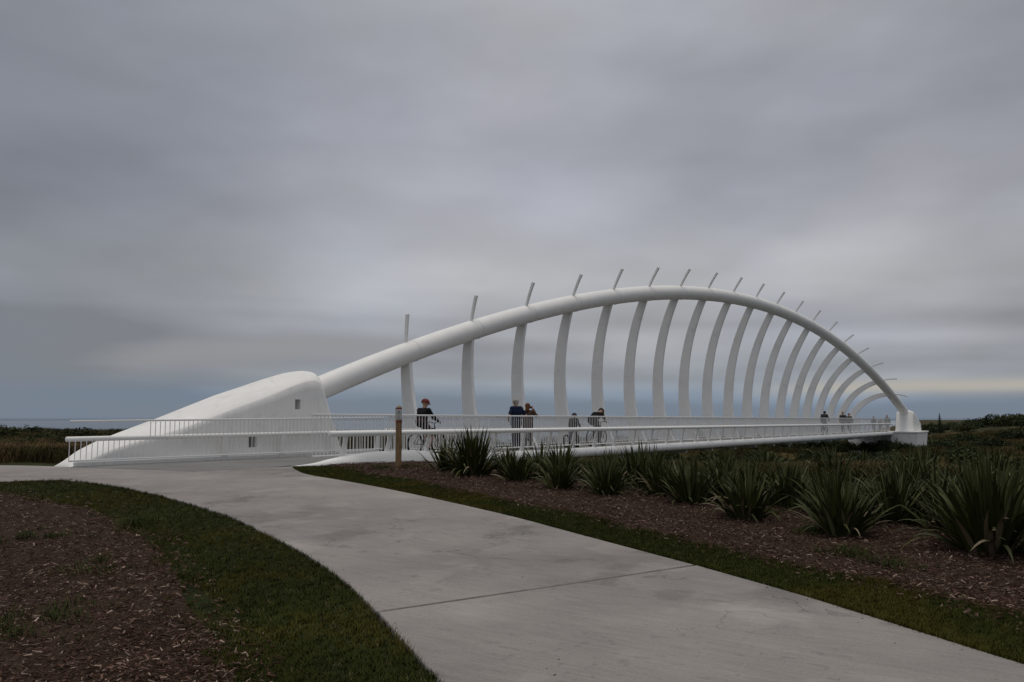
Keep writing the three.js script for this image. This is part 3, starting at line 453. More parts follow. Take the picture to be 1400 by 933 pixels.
{ // rough grass: the dune side and the river banks
  const r = rngOf(88), list = [], g = tuftGeo(30, 0.42, 0.26, 0.8, 0.007, 10, 2);
  const put = (x, z, s, dune) => { const y = land(x, z); if (y < -3.2) return; const pat = fbm(x * 0.16 + 5, z * 0.16 + 1, 4), pale = sm(0.45, 0.62, pat + (dune ? 0.02 : -0.13)), b = 0.5 + 0.9 * r(); list.push([mat4(V(x, y - 0.06, z), r() * 6.28, s * (0.7 + 0.7 * r())), rgb(b * lerp(0.055, 0.17, pale), b * lerp(0.048, 0.112, pale), b * lerp(0.02, 0.06, pale))]); };
  for (let k = 0; k < 26000; k++) { const b = lerp(-34, 6, r()), d = 24 + 60 * Math.pow(r(), 1.1), p = bearing(b, d); if (p.x > -2.4 && !(p.z < -4 && p.x > 3.6)) continue; if (p.x < 3 && p.x > -4 && p.z > 7) continue; if (p.z > 7.8 && p.x > -4 - (p.z - 8) * 0.15) continue; put(p.x, p.z, 1, true); }
  for (let k = 0; k < 30000; k++) { const b = lerp(2, 36, r()), d = 16 + 120 * Math.pow(r(), 1.4), p = bearing(b, d); if (p.x < 3.7 && p.z > -66 && p.x > -1) continue; if (p.z > 1.5 + 0.25 * Math.max(0, p.x - 5)) continue; put(p.x, p.z, (p.z > -30 && p.x < 14 ? 0.55 : 0.8) + d * 0.005, false); }
  for (let k = 0; k < 7000; k++) { const x = lerp(9.3, 22, r()), z = lerp(0.5, 4.6 + (x - 9) * 0.34, r()); const b = 0.5 + 0.8 * r(); list.push([mat4(V(x, land(x, z) - 0.04, z), r() * 6.28, 0.35 + 0.4 * r() + 0.02 * (x - 10)), rgb(b * 0.046, b * 0.054, b * 0.018)]); }
  instances('rough_grass', g, blank, list, 'long rough grass and sedge over the dune and river banks', 'grass');
}
// ------------------------------------------------------------------ shrubs and far trees
function crownGeo(seed, rx, ry, n, leaf) {
  const r = rngOf(seed), pos = [], idx = [], lobes = Array.from({ length: 9 }, () => { const a = r() * 6.28, d = 0.62 * Math.sqrt(r()); return [Math.cos(a) * d * rx, (0.25 + 0.6 * r() * (1 - d * 0.7)) * ry, Math.sin(a) * d * rx, (0.26 + 0.22 * r()) * rx]; });
  for (let k = 0; k < n; k++) { const l = lobes[Math.floor(r() * lobes.length)], u = r() * 2 - 1, a = r() * 6.28, q = Math.sqrt(1 - u * u), rr = l[3] * Math.pow(r(), 0.28); const x = l[0] + Math.cos(a) * q * rr, y = Math.max(0.02, l[1] + u * rr * 0.85), z = l[2] + Math.sin(a) * q * rr; const o = pos.length / 3;
    for (let v = 0; v < 3; v++) pos.push(x + (r() - 0.5) * leaf, y + (r() - 0.5) * leaf, z + (r() - 0.5) * leaf); idx.push(o, o + 1, o + 2); }
  const g = new THREE.BufferGeometry(); g.setAttribute('position', new THREE.Float32BufferAttribute(pos, 3)); g.setAttribute('uv', new THREE.Float32BufferAttribute(new Float32Array(pos.length / 3 * 2), 2)); g.setIndex(idx); g.computeVertexNormals(); return g;
}
function trunkGeo(h, r0, seed) { const r = rngOf(seed), gs = [rod(V(0, -0.3, 0), V(0.05, h * 0.5, 0), r0, r0 * 0.7, 7)]; for (let k = 0; k < 4; k++) { const a = k * 1.57 + r(); gs.push(rod(V(0.04, h * 0.4, 0), V(Math.cos(a) * h * 0.28, h * 0.78, Math.sin(a) * h * 0.28), r0 * 0.6, r0 * 0.2, 5)); } return gs; }
const bark = std({ color: rgb(0.07, 0.055, 0.04), roughness: 1 });
const crowns = [0, 1, 2, 3].map((s) => crownGeo(300 + s, 1, 1, 1500, 0.16));
function shrub(name, label, cat, b, d, rx, ry, k, group, lift = 0) {
  const p = typeof b === 'number' ? bearing(b, d) : b, t = thing(name, label, cat, [p.x, land(p.x, p.z) - 0.05 + lift, p.z], k * 1.3, group);
  const c = mesh('crown', crowns[k % 4], leafyMats[k % 3], t); c.scale.set(rx, ry, rx); mesh('trunk', trunkGeo(ry, rx * 0.07, k), bark, t); return t;
}
[[-30.6, 60, 1.6, 0.8], [-28.6, 58, 1.0, 0.8], [-26.5, 63, 2.2, 0.6], [-25.3, 61, 0.9, 0.5], [-24.2, 62, 0.8, 0.6], [-29.6, 62, 1.4, 0.6], [-31.5, 56, 1.5, 0.6], [-27.6, 60, 1.2, 0.6], [-30.2, 46, 1.1, 0.8], [-28, 42, 1.0, 0.6], [-26.2, 47, 1.2, 0.7], [-29, 36, 0.9, 0.55], [-26.8, 34, 0.8, 0.5], [-31.2, 38, 1.1, 0.7]].forEach(([b, d, rx, ry], k) => shrub('coastal_shrub', 'low dark shrub among the grass of the dune', 'shrub', b, d, rx, ry, k, 'shrubs on the dune'));
shrub('coastal_shrub', 'rounded dark shrub showing above the railing end on the dune', 'shrub', -24.4, 44, 0.6, 0.75, 2);
{ const r = rngOf(505); for (let k = 0; k < 13; k++) shrub('river_shrub', 'dark low shrub on the river bank beyond the deck', 'shrub', V(-1.6 - k * 1.05 - r() * 0.6, 0, -24.5 - r() * 3), 0, 0.95 + 0.4 * r(), 0.95 + 0.25 * r(), k, 'shrubs along the river bank'); }
{ const r = rngOf(509); for (let k = 0; k < 14; k++) shrub('river_shrub', 'dark tall shrub on the far river bank beyond the deck', 'shrub', V(-1.8 - k * 1.0 - r() * 0.5, 0, -61.5 - r() * 2.5), 0, 1.3 + 0.5 * r(), 1.75 + 0.35 * r(), k, 'shrubs along the far river bank'); }
{ const r = rngOf(506); // bank scrub on the near side
  [[9.2, 31], [11.8, 33], [14.5, 36], [17.5, 40], [21, 44], [24, 40], [26.5, 36], [29, 33], [31, 30], [19, 50], [22.3, 56], [25.5, 58], [27.5, 52], [30, 46], [24.5, 72], [27, 78], [29.5, 70], [23.3, 86], [26, 92], [28.5, 98], [12.5, 42], [15.8, 46], [19.8, 62], [21.6, 68], [23.8, 60], [26.2, 66], [28.4, 60], [30.6, 56], [25, 48], [28, 44], [30.8, 40], [22.8, 46], [30.4, 84], [27.2, 110], [29.6, 115], [24.8, 104], [30.8, 64], [20.2, 40], [18.2, 33], [22, 34], [25.2, 30], [28.2, 27], [31.2, 24]].forEach(([b, d], k) => shrub('bank_shrub', 'bushy dark green shrub among the rough grass of the bank', 'shrub', b, d, (0.8 + 0.5 * r()) * (1 + d * 0.008), 0.75 + 0.35 * r() + d * 0.004, k, 'shrubs on the river bank')); }
{ const r = rngOf(511); for (let k = 0; k < 12; k++) shrub('footing_shrub', 'dark scrub in front of the far footing of the bridge', 'shrub', V(-0.8 + k * 0.55 + r() * 0.4, 0, -62.2 - r() * 1.6), 0, 0.7 + 0.35 * r(), 0.75 + 0.4 * r(), k, 'scrub before the far footing'); }
{ // tree line on the far side
  const r = rngOf(507);
  for (let k = 0; k < 26; k++) { const b = 24.6 + k * 0.32 + r() * 0.25, d = 150 + 70 * r(); shrub('distant_tree', 'distant dark tree on the far skyline past the bridge end', 'tree', b, d, 2.2 + 1.8 * r(), 1.3 + 1.6 * r() * r(), k, 'trees on the far skyline'); }
  const p = bearing(25.9, 150), t = thing('conifer_tree', 'single tall narrow conifer standing above the far skyline', 'tree', [p.x, land(p.x, p.z), p.z]);
  const gs = []; for (let l = 0; l < 11; l++) { const y = 0.5 + l * 0.27, rr = 0.85 * (1 - l / 12.5); for (let a = 0; a < 9; a++) { const an = a / 9 * 6.283 + l * 0.7, q = new THREE.ConeGeometry(0.16 * rr + 0.07, rr, 4); q.rotateZ(-Math.PI / 2 - 0.25); q.translate(rr * 0.5, y, 0); q.rotateY(an); gs.push(q); } }
  mesh('crown', gs, leafyMats[1], t); mesh('trunk', [rod(V(0, -0.3, 0), V(0, 3.6, 0), 0.14, 0.03, 7)], bark, t);
}
// ------------------------------------------------------------------ rocks
{
  const r = rngOf(606), geos = Array.from({ length: 5 }, (_, k) => { const pts = []; for (let i = 0; i < 22; i++) { const v = V(r() - 0.5, (r() - 0.5) * 0.75, r() - 0.5).normalize().multiplyScalar(0.4 + 0.2 * r()); v.y *= 0.7; pts.push(v); } const g = boxUV(new ConvexGeometry(pts)); return g; });
  const pile = (b, d, n, sb, sd, size, label, group) => { for (let k = 0; k < n; k++) { const p = bearing(b + (r() - 0.5) * sb, d + (r() - 0.5) * sd), s = size * (0.6 + 0.8 * r()); const m = mesh('boulder', geos[k % 5], M.rock); m.position.set(p.x, land(p.x, p.z) + 0.12 * s + (k % 3) * 0.12, p.z); m.scale.set(s, s * 0.8, s * (0.8 + 0.4 * r())); m.rotation.y = r() * 6.28; tag(m, label, 'rock', group); } };
  pile(17.0, 38, 22, 2.0, 3, 0.62, 'pale angular boulder in the heap on the river bank', 'boulder heap on the bank');
  pile(24.8, 66, 26, 3.2, 7, 0.75, 'brown riprap rock on the slope beside the far pedestal', 'riprap beside the far pedestal');
  pile(21.2, 58, 14, 3.5, 6, 0.6, 'grey rock at the water edge before the far abutment', 'rocks before the far abutment');
}
// ------------------------------------------------------------------ bicycles
const bm = { black: matte({ color: rgb(0.012, 0.012, 0.013), roughness: 0.7 }), metal: std({ color: rgb(0.4, 0.4, 0.42), metalness: 0.9, roughness: 0.35 }), red: std({ color: rgb(0.22, 0.03, 0.03), roughness: 0.4 }), grey: std({ color: rgb(0.25, 0.26, 0.28), roughness: 0.4 }), blue: std({ color: rgb(0.05, 0.07, 0.16), roughness: 0.4 }) };
function bicycle(label, [x, y, z], turn, R, frameMat, lean = 0) {  // forward is +z
  const k = R / 0.34, t = thing('bicycle', label, 'bicycle', [x, y, z], turn), wb = 1.05 * k; t.rotation.order = 'YXZ'; t.rotation.z = lean;
  const P = (yy, zz, xx = 0) => V(xx * k, yy * k, zz * k), bb = P(0.3, -0.08), st = P(0.8, -0.2), hd = P(0.8, 0.36), hl = P(0.64, 0.4), ra = V(0, R, -wb / 2), fa = V(0, R, wb / 2);
  mesh('frame', [rod(bb, st, 0.021), rod(st, hd, 0.021), rod(bb, hl, 0.025), rod(hl, hd.clone().add(P(0.04, -0.01)), 0.024), ...[-1, 1].flatMap((s) => [rod(V(s * 0.04, bb.y, bb.z), V(s * 0.06, ra.y, ra.z), 0.01), rod(V(s * 0.02, st.y, st.z), V(s * 0.06, ra.y, ra.z), 0.009)])], frameMat, t);
  mesh('fork', [-1, 1].flatMap((s) => [rod(V(s * 0.045, hl.y - 0.03, hl.z), V(s * 0.05, fa.y, fa.z), 0.012), rod(V(0, hl.y, hl.z), V(s * 0.045, hl.y - 0.03, hl.z), 0.012)]), frameMat, t);
  for (const c of [ra, fa]) { const w = part('wheel', t); w.position.copy(c); const ty = new THREE.TorusGeometry(R - 0.026, 0.03, 8, 36); ty.rotateY(Math.PI / 2); mesh('tyre', ty, bm.black, w); const ri = new THREE.TorusGeometry(R - 0.045, 0.011, 6, 36); ri.rotateY(Math.PI / 2); mesh('rim', ri, bm.metal, w);
    const sp = [rod(V(-0.05, 0, 0), V(0.05, 0, 0), 0.02)]; for (let a = 0; a < 16; a++) { const q = a / 16 * 6.283; sp.push(rod(V(a % 2 ? 0.03 : -0.03, 0, 0), V(0, Math.cos(q) * (R - 0.05), Math.sin(q) * (R - 0.05)), 0.0016, 0.0016, 4)); } mesh('spokes', sp, bm.metal, w); }
  const sd = new THREE.SphereGeometry(0.5, 14, 10); { const p = sd.attributes.position; for (let i = 0; i < p.count; i++) { const zz = p.getZ(i); p.setXYZ(i, p.getX(i) * lerp(0.19, 0.05, sm(-0.1, 0.35, zz)), p.getY(i) * 0.06, zz * 0.27); } sd.computeVertexNormals(); } sd.translate(0, st.y + 0.14 * k, st.z - 0.03);
  mesh('saddle', sd, bm.black, t); mesh('seat_post', rod(st, V(0, st.y + 0.13 * k, st.z - 0.03), 0.013), bm.metal, t);
  const hb = P(0.96, 0.33); mesh('handlebar', [rod(hd, hb, 0.014), rod(hb, P(1.0, 0.3, 0.12), 0.012), rod(hb, P(1.0, 0.3, -0.12), 0.012), rod(P(1.0, 0.3, 0.12), P(1.0, 0.22, 0.3), 0.013), rod(P(1.0, 0.3, -0.12), P(1.0, 0.22, -0.3), 0.013)], bm.black, t);
  const ring = new THREE.TorusGeometry(0.085 * k, 0.008, 6, 24); ring.rotateY(Math.PI / 2); ring.translate(-0.05, bb.y, bb.z);
  mesh('crankset', [ring, rod(V(-0.06, bb.y, bb.z), V(-0.07, bb.y - 0.16 * k, bb.z + 0.03), 0.01), rod(V(0.06, bb.y, bb.z), V(0.07, bb.y + 0.16 * k, bb.z - 0.03), 0.01), box(-0.17, -0.07, bb.y - 0.175 * k, bb.y - 0.15 * k, bb.z - 0.02, bb.z + 0.08), box(0.07, 0.17, bb.y + 0.15 * k, bb.y + 0.175 * k, bb.z - 0.08, bb.z + 0.02)], bm.metal, t);
  return t;
}
// ------------------------------------------------------------------ people
function surfaceNet(f, lo, hi, c) {
  const nx = Math.ceil((hi.x - lo.x) / c) + 1, ny = Math.ceil((hi.y - lo.y) / c) + 1, nz = Math.ceil((hi.z - lo.z) / c) + 1, F = new Float32Array(nx * ny * nz), id = (i, j, k) => (k * ny + j) * nx + i;
  for (let k = 0; k < nz; k++) for (let j = 0; j < ny; j++) for (let i = 0; i < nx; i++) F[id(i, j, k)] = f(lo.x + i * c, lo.y + j * c, lo.z + k * c);
  const vid = new Int32Array(nx * ny * nz).fill(-1), pos = [], idx = [];
  for (let k = 0; k < nz - 1; k++) for (let j = 0; j < ny - 1; j++) for (let i = 0; i < nx - 1; i++) {
    let sx = 0, sy = 0, sz = 0, n = 0; const v = []; for (let q = 0; q < 8; q++) v.push(F[id(i + (q & 1), j + ((q >> 1) & 1), k + (q >> 2))]);
    for (let a = 0; a < 8; a++) for (const b of [1, 2, 4]) if (!(a & b)) { const va = v[a], vb = v[a | b]; if ((va < 0) !== (vb < 0)) { const t = va / (va - vb); sx += (a & 1) + (b === 1 ? t : 0); sy += ((a >> 1) & 1) + (b === 2 ? t : 0); sz += (a >> 2) + (b === 4 ? t : 0); n++; } }
    if (n) { vid[id(i, j, k)] = pos.length / 3; pos.push(lo.x + (i + sx / n) * c, lo.y + (j + sy / n) * c, lo.z + (k + sz / n) * c); }
  }
  const quad = (a, b, cc, d, flip) => { if (a < 0 || b < 0 || cc < 0 || d < 0) return; if (flip) idx.push(a, b, cc, a, cc, d); else idx.push(a, cc, b, a, d, cc); };
  for (let k = 1; k < nz - 1; k++) for (let j = 1; j < ny - 1; j++) for (let i = 1; i < nx - 1; i++) {
    const s = F[id(i, j, k)] < 0;
    if (s !== F[id(i + 1, j, k)] < 0) quad(vid[id(i, j - 1, k - 1)], vid[id(i, j, k - 1)], vid[id(i, j, k)], vid[id(i, j - 1, k)], s);
    if (s !== F[id(i, j + 1, k)] < 0) quad(vid[id(i - 1, j, k - 1)], vid[id(i - 1, j, k)], vid[id(i, j, k)], vid[id(i, j, k - 1)], s);
    if (s !== F[id(i, j, k + 1)] < 0) quad(vid[id(i - 1, j - 1, k)], vid[id(i, j - 1, k)], vid[id(i, j, k)], vid[id(i - 1, j, k)], s);
  }
  const g = new THREE.BufferGeometry(); g.setAttribute('position', new THREE.Float32BufferAttribute(pos, 3)); g.setAttribute('uv', new THREE.Float32BufferAttribute(new Float32Array(pos.length / 3 * 2), 2)); g.setIndex(idx); g.computeVertexNormals(); return g;
}
function boneField(bones, blend, grow = 0) {                     // bones: [a, b, ra, rb]
  const B = bones.map(([a, b, ra, rb]) => { const dx = b.x - a.x, dy = b.y - a.y, dz = b.z - a.z; return [a.x, a.y, a.z, dx, dy, dz, 1 / Math.max(1e-9, dx * dx + dy * dy + dz * dz), ra + grow, rb + grow]; });
  return (x, y, z) => { let d = 9; for (const q of B) { const px = x - q[0], py = y - q[1], pz = z - q[2]; let t = (px * q[3] + py * q[4] + pz * q[5]) * q[6]; t = t < 0 ? 0 : t > 1 ? 1 : t; const ex = px - t * q[3], ey = py - t * q[4], ez = pz - t * q[5]; const s = Math.sqrt(ex * ex + ey * ey + ez * ez) - (q[7] + (q[8] - q[7]) * t); const h = Math.max(blend - Math.abs(d - s), 0) / blend; d = Math.min(d, s) - h * h * blend * 0.25; } return d; };
}
function fieldMesh(bones, blend, grow, cell) { const lo = V(9, 9, 9), hi = V(-9, -9, -9); for (const [a, b, ra, rb] of bones) for (const [p, r] of [[a, ra], [b, rb]]) { const e = r + grow + 0.04; lo.min(V(p.x - e, p.y - e, p.z - e)); hi.max(V(p.x + e, p.y + e, p.z + e)); } return surfaceNet(boneField(bones, blend, grow), lo, hi, cell); }
const pm = (r, g, b, ro = 0.9) => matte({ color: rgb(r, g, b), roughness: ro });
const skinMat = pm(0.42, 0.26, 0.19, 0.6), darkSkin = pm(0.3, 0.18, 0.13, 0.6), eyeMat = pm(0.03, 0.025, 0.02, 0.3);
const STAND = { hip: [0, .93, 0], chest: [0, 1.27, 0], neck: [0, 1.46, -.01], head: [0, 1.63, .02], look: [0, 0, 1],
  sh: [.175, 1.41, -.005], el: [.25, 1.13, -.03], wr: [.25, .88, .06], hand: [.25, .79, .1], hj: [.09, .9, 0], kn: [.1, .5, .02], an: [.1, .09, -.02], toe: [.12, .04, .15] };
function person(label, pos, turn, H, pose, o) {                  // forward is +z; every joint may be given per side as sL / sR
  const t = thing('person', label, 'person', pos, turn), k = H / 1.75, cell = o.cell || 0.017, J = { ...STAND, ...pose };
  const P = (n) => V(...J[n]).multiplyScalar(k), S = (n, s) => { const v = J[n + (s > 0 ? 'L' : 'R')] || [J[n][0] * s, J[n][1], J[n][2]]; return V(...v).multiplyScalar(k); };
  const hip = P('hip'), chest = P('chest'), neck = P('neck'), head = P('head'), look = V(...J.look).normalize(), up = head.clone().sub(neck).normalize();
  const wide = V(1, 0, 0), torso = [], arms = [], fore = [], hands = [], thighs = [], shins = [], feet = [], skull = [];
  for (const s of [-1, 1]) {
    const so = wide.clone().multiplyScalar(0.075 * s * k), so2 = wide.clone().multiplyScalar(0.06 * s * k);
    torso.push([hip.clone().add(so), chest.clone().add(so), 0.105 * k, 0.115 * k], [chest.clone().add(so), neck.clone().add(so2).addScaledVector(up, -0.05 * k), 0.112 * k, 0.07 * k]);
    const sh = S('sh', s), el = S('el', s), wr = S('wr', s), hd = S('hand', s), hj = S('hj', s), kn = S('kn', s), an = S('an', s), toe = S('toe', s);
    torso.push([chest.clone().add(so2).lerp(sh, 0.3), sh, 0.085 * k, 0.06 * k]); arms.push([sh, el, 0.055 * k, 0.042 * k]); fore.push([el, wr, 0.042 * k, 0.028 * k]);
    const hv = hd.clone().sub(wr).normalize(), side = new THREE.Vector3().crossVectors(hv, Math.abs(hv.y) > 0.8 ? V(1, 0, 0) : V(0, 1, 0)).normalize(), pn = new THREE.Vector3().crossVectors(side, hv).normalize();
    const palm = wr.clone().addScaledVector(hv, 0.08 * k); hands.push([wr, palm, 0.03 * k, 0.034 * k]);
    [-1.5, -0.5, 0.5, 1.5].forEach((q, i) => { const a = palm.clone().addScaledVector(side, q * 0.018 * k), b = a.clone().addScaledVector(hv, [0.04, 0.046, 0.043, 0.034][i] * k).addScaledVector(pn, -0.012 * k), c = b.clone().addScaledVector(hv, 0.026 * k).addScaledVector(pn, -0.026 * k); hands.push([a, b, 0.0095 * k, 0.0088 * k], [b, c, 0.0088 * k, 0.0075 * k]); });
    const th = wr.clone().addScaledVector(hv, 0.03 * k).addScaledVector(side, 0.03 * k), th2 = th.clone().addScaledVector(hv, 0.035 * k).addScaledVector(side, 0.022 * k); hands.push([th, th2, 0.012 * k, 0.009 * k], [th2, th2.clone().addScaledVector(hv, 0.03 * k), 0.009 * k, 0.008 * k]);
    thighs.push([hj, kn, 0.085 * k, 0.056 * k]); shins.push([kn, kn.clone().lerp(an, 0.35).add(V(0, 0, -0.012 * k)), 0.054 * k, 0.054 * k], [kn.clone().lerp(an, 0.35).add(V(0, 0, -0.012 * k)), an, 0.054 * k, 0.036 * k]); feet.push([an, toe, 0.042 * k, 0.034 * k]);
  }
  const e1 = head.clone().addScaledVector(up, 0.025 * k).addScaledVector(look, -0.02 * k), jaw = head.clone().addScaledVector(up, -0.075 * k).addScaledVector(look, 0.05 * k), sideH = new THREE.Vector3().crossVectors(up, look).normalize();
  skull.push([e1, head.clone().addScaledVector(up, 0.02 * k).addScaledVector(look, 0.03 * k), 0.092 * k, 0.085 * k], [head, jaw, 0.08 * k, 0.045 * k], [neck.clone().addScaledVector(up, -0.06 * k), head.clone().addScaledVector(up, -0.05 * k).addScaledVector(look, -0.02 * k), 0.06 * k, 0.052 * k]);
  const nose = head.clone().addScaledVector(look, 0.105 * k).addScaledVector(up, -0.01 * k); skull.push([nose, nose.clone().addScaledVector(up, -0.03 * k).addScaledVector(look, 0.012 * k), 0.011 * k, 0.015 * k]);
  for (const s of [-1, 1]) skull.push([head.clone().addScaledVector(sideH, 0.088 * s * k).addScaledVector(up, 0.01 * k), head.clone().addScaledVector(sideH, 0.09 * s * k).addScaledVector(up, -0.03 * k), 0.016 * k, 0.012 * k]);
  const skin = o.skin || skinMat, body = fieldMesh([...torso, ...arms, ...fore, ...thighs, ...shins, ...feet], 0.04 * k, -0.006, cell);
  const extra = [body]; extra.push(fieldMesh(skull, 0.02 * k, 0, Math.min(cell, o.fine || 0.009))); for (const part of [hands.slice(0, hands.length / 2), hands.slice(hands.length / 2)]) extra.push(fieldMesh(part, 0.006 * k, 0, o.hand || 0.005));
  mesh('body', mergeGeometries(extra), skin, t);
  const eyes = [-1, 1].map((s) => { const g = new THREE.SphereGeometry(0.011 * k, 8, 6); const p = head.clone().addScaledVector(look, 0.098 * k).addScaledVector(sideH, 0.033 * s * k).addScaledVector(up, 0.015 * k); g.translate(p.x, p.y, p.z); return g; }); mesh('eyes', eyes, eyeMat, t);
  const fold = (g, a) => { const p = g.attributes.position, n = g.attributes.normal; for (let i = 0; i < p.count; i++) { const d = (fbm(p.getX(i) * 14 + 3, p.getY(i) * 9, 3, p.getZ(i) * 14) - 0.5) * a; p.setXYZ(i, p.getX(i) + n.getX(i) * d, p.getY(i) + n.getY(i) * d, p.getZ(i) + n.getZ(i) * d); } g.computeVertexNormals(); return g; };
  mesh('shirt', fold(fieldMesh([...torso, ...arms.map((b) => o.sleeve === 'short' ? [b[0], b[0].clone().lerp(b[1], 0.75), b[2], b[3] + 0.012] : b), ...(o.sleeve === 'short' ? [] : fore)], 0.05 * k, 0.014, cell), 0.02), o.shirt, t);
  const hipB = [-1, 1].map((s) => [hip.clone().add(V(0.07 * s * k, 0.05 * k, 0)), S('hj', s), 0.112 * k, 0.108 * k]);
  mesh(o.shorts ? 'shorts' : 'trousers', fold(fieldMesh([...hipB, ...thighs.map((b) => o.shorts ? [b[0], b[0].clone().lerp(b[1], 0.85), b[2] + 0.008, b[3] + 0.022] : b), ...(o.shorts ? [] : shins.map((b) => [b[0], b[1], b[2], b[3] + 0.012]))], 0.05 * k, 0.016, cell), 0.018), o.legs, t);
  for (const f of feet) mesh('shoe', fieldMesh([f, [f[0].clone().add(V(0, -0.03 * k, -0.03 * k)), f[1].clone().add(V(0, -0.01 * k, 0.03 * k)), 0.038 * k, 0.03 * k]], 0.02, 0.012, Math.min(cell, 0.012)), o.shoe || bm.black, t);
  if (o.hair) mesh('hair', fold(fieldMesh([[e1.clone().addScaledVector(up, 0.012 * k).addScaledVector(look, -0.012 * k), head.clone().addScaledVector(up, 0.04 * k).addScaledVector(look, 0.0), 0.1 * k, 0.088 * k], ...(o.longHair ? [[e1.clone().addScaledVector(look, -0.03 * k), e1.clone().addScaledVector(look, -0.05 * k).addScaledVector(up, -0.16 * k), 0.09 * k, 0.075 * k]] : [[e1.clone().addScaledVector(look, -0.015 * k), e1.clone().addScaledVector(look, -0.03 * k).addScaledVector(up, -0.07 * k), 0.085 * k, 0.06 * k]])], 0.03, 0, Math.min(cell, 0.012)), 0.018), o.hair, t);
  if (o.helmet) { // shell with vents and a peak
    const hc = head.clone().addScaledVector(up, 0.04 * k).addScaledVector(look, -0.01 * k), g = new THREE.SphereGeometry(1, 28, 16, 0, 6.2832, 0, 1.85); const p = g.attributes.position; for (let i = 0; i < p.count; i++) { const x = p.getX(i), y = p.getY(i), z = p.getZ(i); const rib = 1 + 0.045 * Math.cos(x * 14) * (y > 0.15 ? 1 : 0); p.setXYZ(i, x * 0.122 * k * rib, y * 0.118 * k * rib, z * 0.15 * k * rib); } g.computeVertexNormals();
    const basis = new THREE.Matrix4().makeBasis(sideH, up, new THREE.Vector3().crossVectors(sideH, up)); g.applyMatrix4(basis); g.translate(hc.x, hc.y, hc.z); const h = mesh('helmet', g, o.helmet, t);
    const pk = new THREE.BoxGeometry(0.13 * k, 0.012, 0.05 * k); pk.translate(0, -0.005, 0.16 * k); pk.applyMatrix4(basis); pk.translate(hc.x, hc.y, hc.z); mesh('peak', pk, o.peak || o.helmet, h);
  }
  return t;
}
// riding pose for a bicycle of wheel radius 0.34 (scaled by the caller's height)
const RIDE = { hip: [0, 1.02, -.25], chest: [0, 1.32, -.06], neck: [0, 1.47, .06], head: [0, 1.62, .13], sh: [.175, 1.42, .03], el: [.27, 1.18, .13], wr: [.28, 1.03, .23], hand: [.27, 1.0, .32], hj: [.09, .97, -.22], knL: [.11, .82, .22], anL: [.12, .43, .0], toeL: [.13, .4, .14], knR: [-.11, .62, .12], anR: [-.12, .18, -.03], toeR: [-.13, .13, .12] };
const DK = 0.056;                                                // deck surface
bicycle('black bicycle under the rider in the red helmet', [1.62, DK, -2.0], Math.PI - 0.06, 0.34, bm.black);
person('cyclist in a red helmet and black jacket riding onto the bridge', [1.62, DK, -2.0], Math.PI - 0.06, 1.72, { ...RIDE, hip: [0, .99, -.27], head: [0, 1.59, -.08], neck: [0, 1.43, -.13], chest: [0, 1.27, -.19], sh: [.19, 1.38, -.15], el: [.3, 1.16, -.02], wr: [.3, 1.05, .18], hand: [.28, 1.02, .27] }, { shirt: pm(0.012, 0.012, 0.014), legs: pm(0.05, 0.03, 0.03), shorts: true, helmet: pm(0.14, 0.035, 0.03, 0.4), peak: pm(0.1, 0.03, 0.025) });
person('man in a navy shirt with grey hair standing at the rail with elbows out', [1.25, DK, -7.5], -Math.PI / 2 - 0.35, 1.84, { elL: [.33, 1.17, -.06], wrL: [.24, 1.02, .14], handL: [.16, 1.0, .2], elR: [-.35, 1.18, -.08], wrR: [-.24, 1.03, .12], handR: [-.16, 1.0, .19], head: [0, 1.62, .04] }, { sleeve: 'short', shirt: pm(0.012, 0.018, 0.045), legs: pm(0.03, 0.033, 0.05), hair: pm(0.32, 0.31, 0.29) });
person('woman in a brown jacket with auburn hair raising a camera', [1.2, DK, -8.35], -Math.PI + 0.3, 1.68, { elL: [.22, 1.25, .2], wrL: [.1, 1.5, .24], handL: [.06, 1.57, .26], elR: [-.3, 1.28, .12], wrR: [-.16, 1.5, .22], handR: [-.12, 1.57, .25] }, { shirt: pm(0.075, 0.045, 0.032), legs: pm(0.06, 0.035, 0.04), hair: pm(0.13, 0.055, 0.03), longHair: true });
{ const c = thing('camera', 'small dark camera held up by the woman in brown', 'camera', [1.2, DK, -8.35], -Math.PI + 0.3); mesh('camera_body', box(-0.11, 0.02, 1.49, 1.57, 0.24, 0.285, 0.01), bm.black, c); const l = new THREE.CylinderGeometry(0.028, 0.03, 0.05, 16); l.rotateX(Math.PI / 2); l.translate(-0.045, 1.53, 0.31); mesh('lens', l, bm.metal, c); }
bicycle('small child bicycle beside the crouching rider', [1.6, DK, -10.85], Math.PI, 0.25, bm.blue);
person('child in a dark helmet astride a small bicycle', [1.6, DK, -11.0], Math.PI + 0.15, 1.36, { chest: [0, 1.25, .06], neck: [0, 1.42, .12], head: [0, 1.58, .18], sh: [.165, 1.37, .09], el: [.27, 1.12, .16], wr: [.28, .95, .28], hand: [.27, .92, .36], hj: [.11, .9, 0], kn: [.16, .5, .05], an: [.2, .09, 0], toe: [.21, .04, .17] }, { shirt: pm(0.02, 0.02, 0.025), legs: pm(0.022, 0.022, 0.03), helmet: pm(0.05, 0.06, 0.09, 0.4), peak: pm(0.3, 0.31, 0.33) });
bicycle('dark bicycle under the rider crouching low over the bars', [1.5, DK, -13.1], Math.PI, 0.34, bm.black);
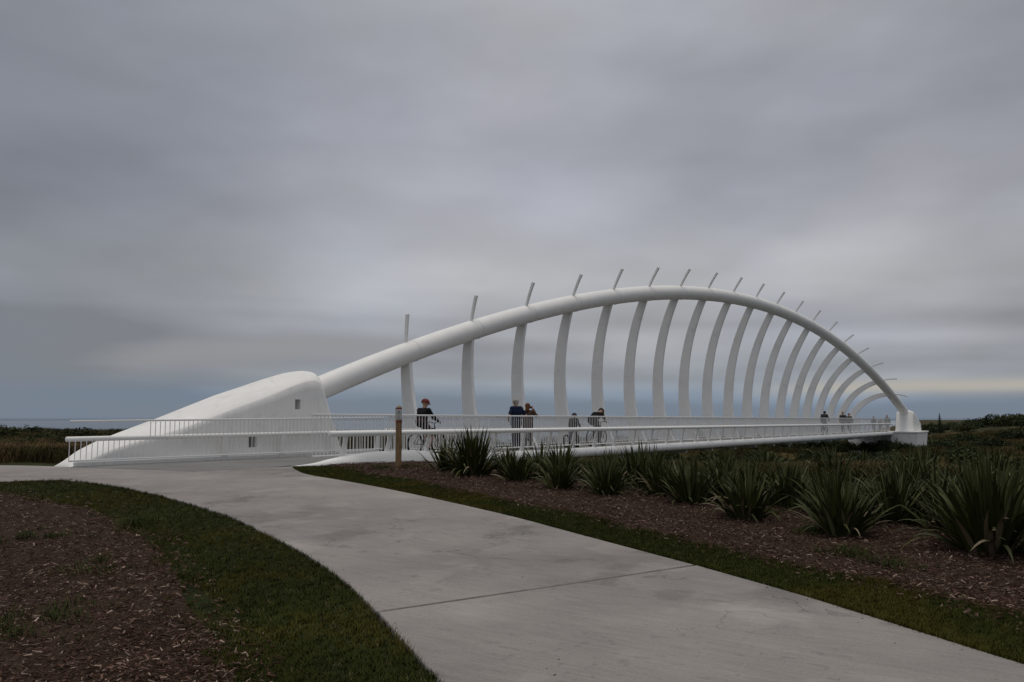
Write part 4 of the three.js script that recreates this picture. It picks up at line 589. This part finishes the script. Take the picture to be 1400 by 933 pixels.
person('cyclist in black with a dark helmet crouching low over the handlebar', [1.5, DK, -13.1], Math.PI, 1.76, { ...RIDE, hip: [0, 1.03, -.4], chest: [0, 1.25, .0], neck: [0, 1.32, .24], head: [0, 1.39, .4], look: [0, -.45, 1], sh: [.18, 1.28, .15], el: [.29, 1.08, .2], wr: [.28, 1.02, .22], hand: [.27, .99, .31] }, { shirt: pm(0.012, 0.012, 0.013), legs: pm(0.02, 0.02, 0.024), helmet: pm(0.012, 0.012, 0.012, 0.4), sleeve: 'short' });
// people further along the deck
const farO = { cell: 0.024, fine: 0.014, hand: 0.009 };
bicycle('bicycle ridden towards the far end of the bridge', [1.6, DK, -48.2], Math.PI, 0.34, bm.black);
person('cyclist in dark clothes on the far half of the bridge reaching to the bars', [1.6, DK, -48.2], Math.PI, 1.75, { ...RIDE, head: [0, 1.6, .16] }, { ...farO, shirt: pm(0.03, 0.032, 0.036), legs: pm(0.03, 0.03, 0.035), hair: pm(0.02, 0.017, 0.015) });
const WALK = { knL: [.1, .52, .16], anL: [.1, .12, .2], toeL: [.11, .06, .36], knR: [-.1, .5, -.06], anR: [-.1, .12, -.24], toeR: [-.11, .04, -.1], elL: [.25, 1.14, -.12], wrL: [.25, .92, -.12], handL: [.25, .83, -.1], elR: [-.25, 1.14, .06], wrR: [-.24, .93, .18], handR: [-.23, .85, .23] };
person('walker in a dark top with pale bag strap beside a shorter companion', [1.4, DK, -54.6], 0.05, 1.72, WALK, { ...farO, shirt: pm(0.04, 0.035, 0.033), legs: pm(0.05, 0.05, 0.06), hair: pm(0.03, 0.02, 0.015) });
person('shorter walker in a grey top beside a taller companion', [1.9, DK, -54.5], -0.08, 1.6, WALK, { ...farO, shirt: pm(0.06, 0.055, 0.055), legs: pm(0.03, 0.03, 0.04), hair: pm(0.03, 0.02, 0.015) });
person('child in a dark top walking alone near the far end', [1.6, DK, -64.9], 0.1, 1.36, WALK, { ...farO, shirt: pm(0.04, 0.05, 0.05), legs: pm(0.03, 0.03, 0.04), hair: pm(0.02, 0.017, 0.015) });
person('small child in grey near the far end of the bridge', [2.1, DK, -65.2], 0, 1.22, WALK, { ...farO, shirt: pm(0.09, 0.09, 0.1), legs: pm(0.04, 0.04, 0.05), hair: pm(0.05, 0.035, 0.02) });
person('adult in a dark jacket leaning at the far end of the bridge', [2.3, DK, -67.2], 0.2, 1.5, {}, { ...farO, shirt: pm(0.03, 0.032, 0.04), legs: pm(0.03, 0.03, 0.04), hair: pm(0.02, 0.017, 0.015) });
renderer.render(scene, camera);
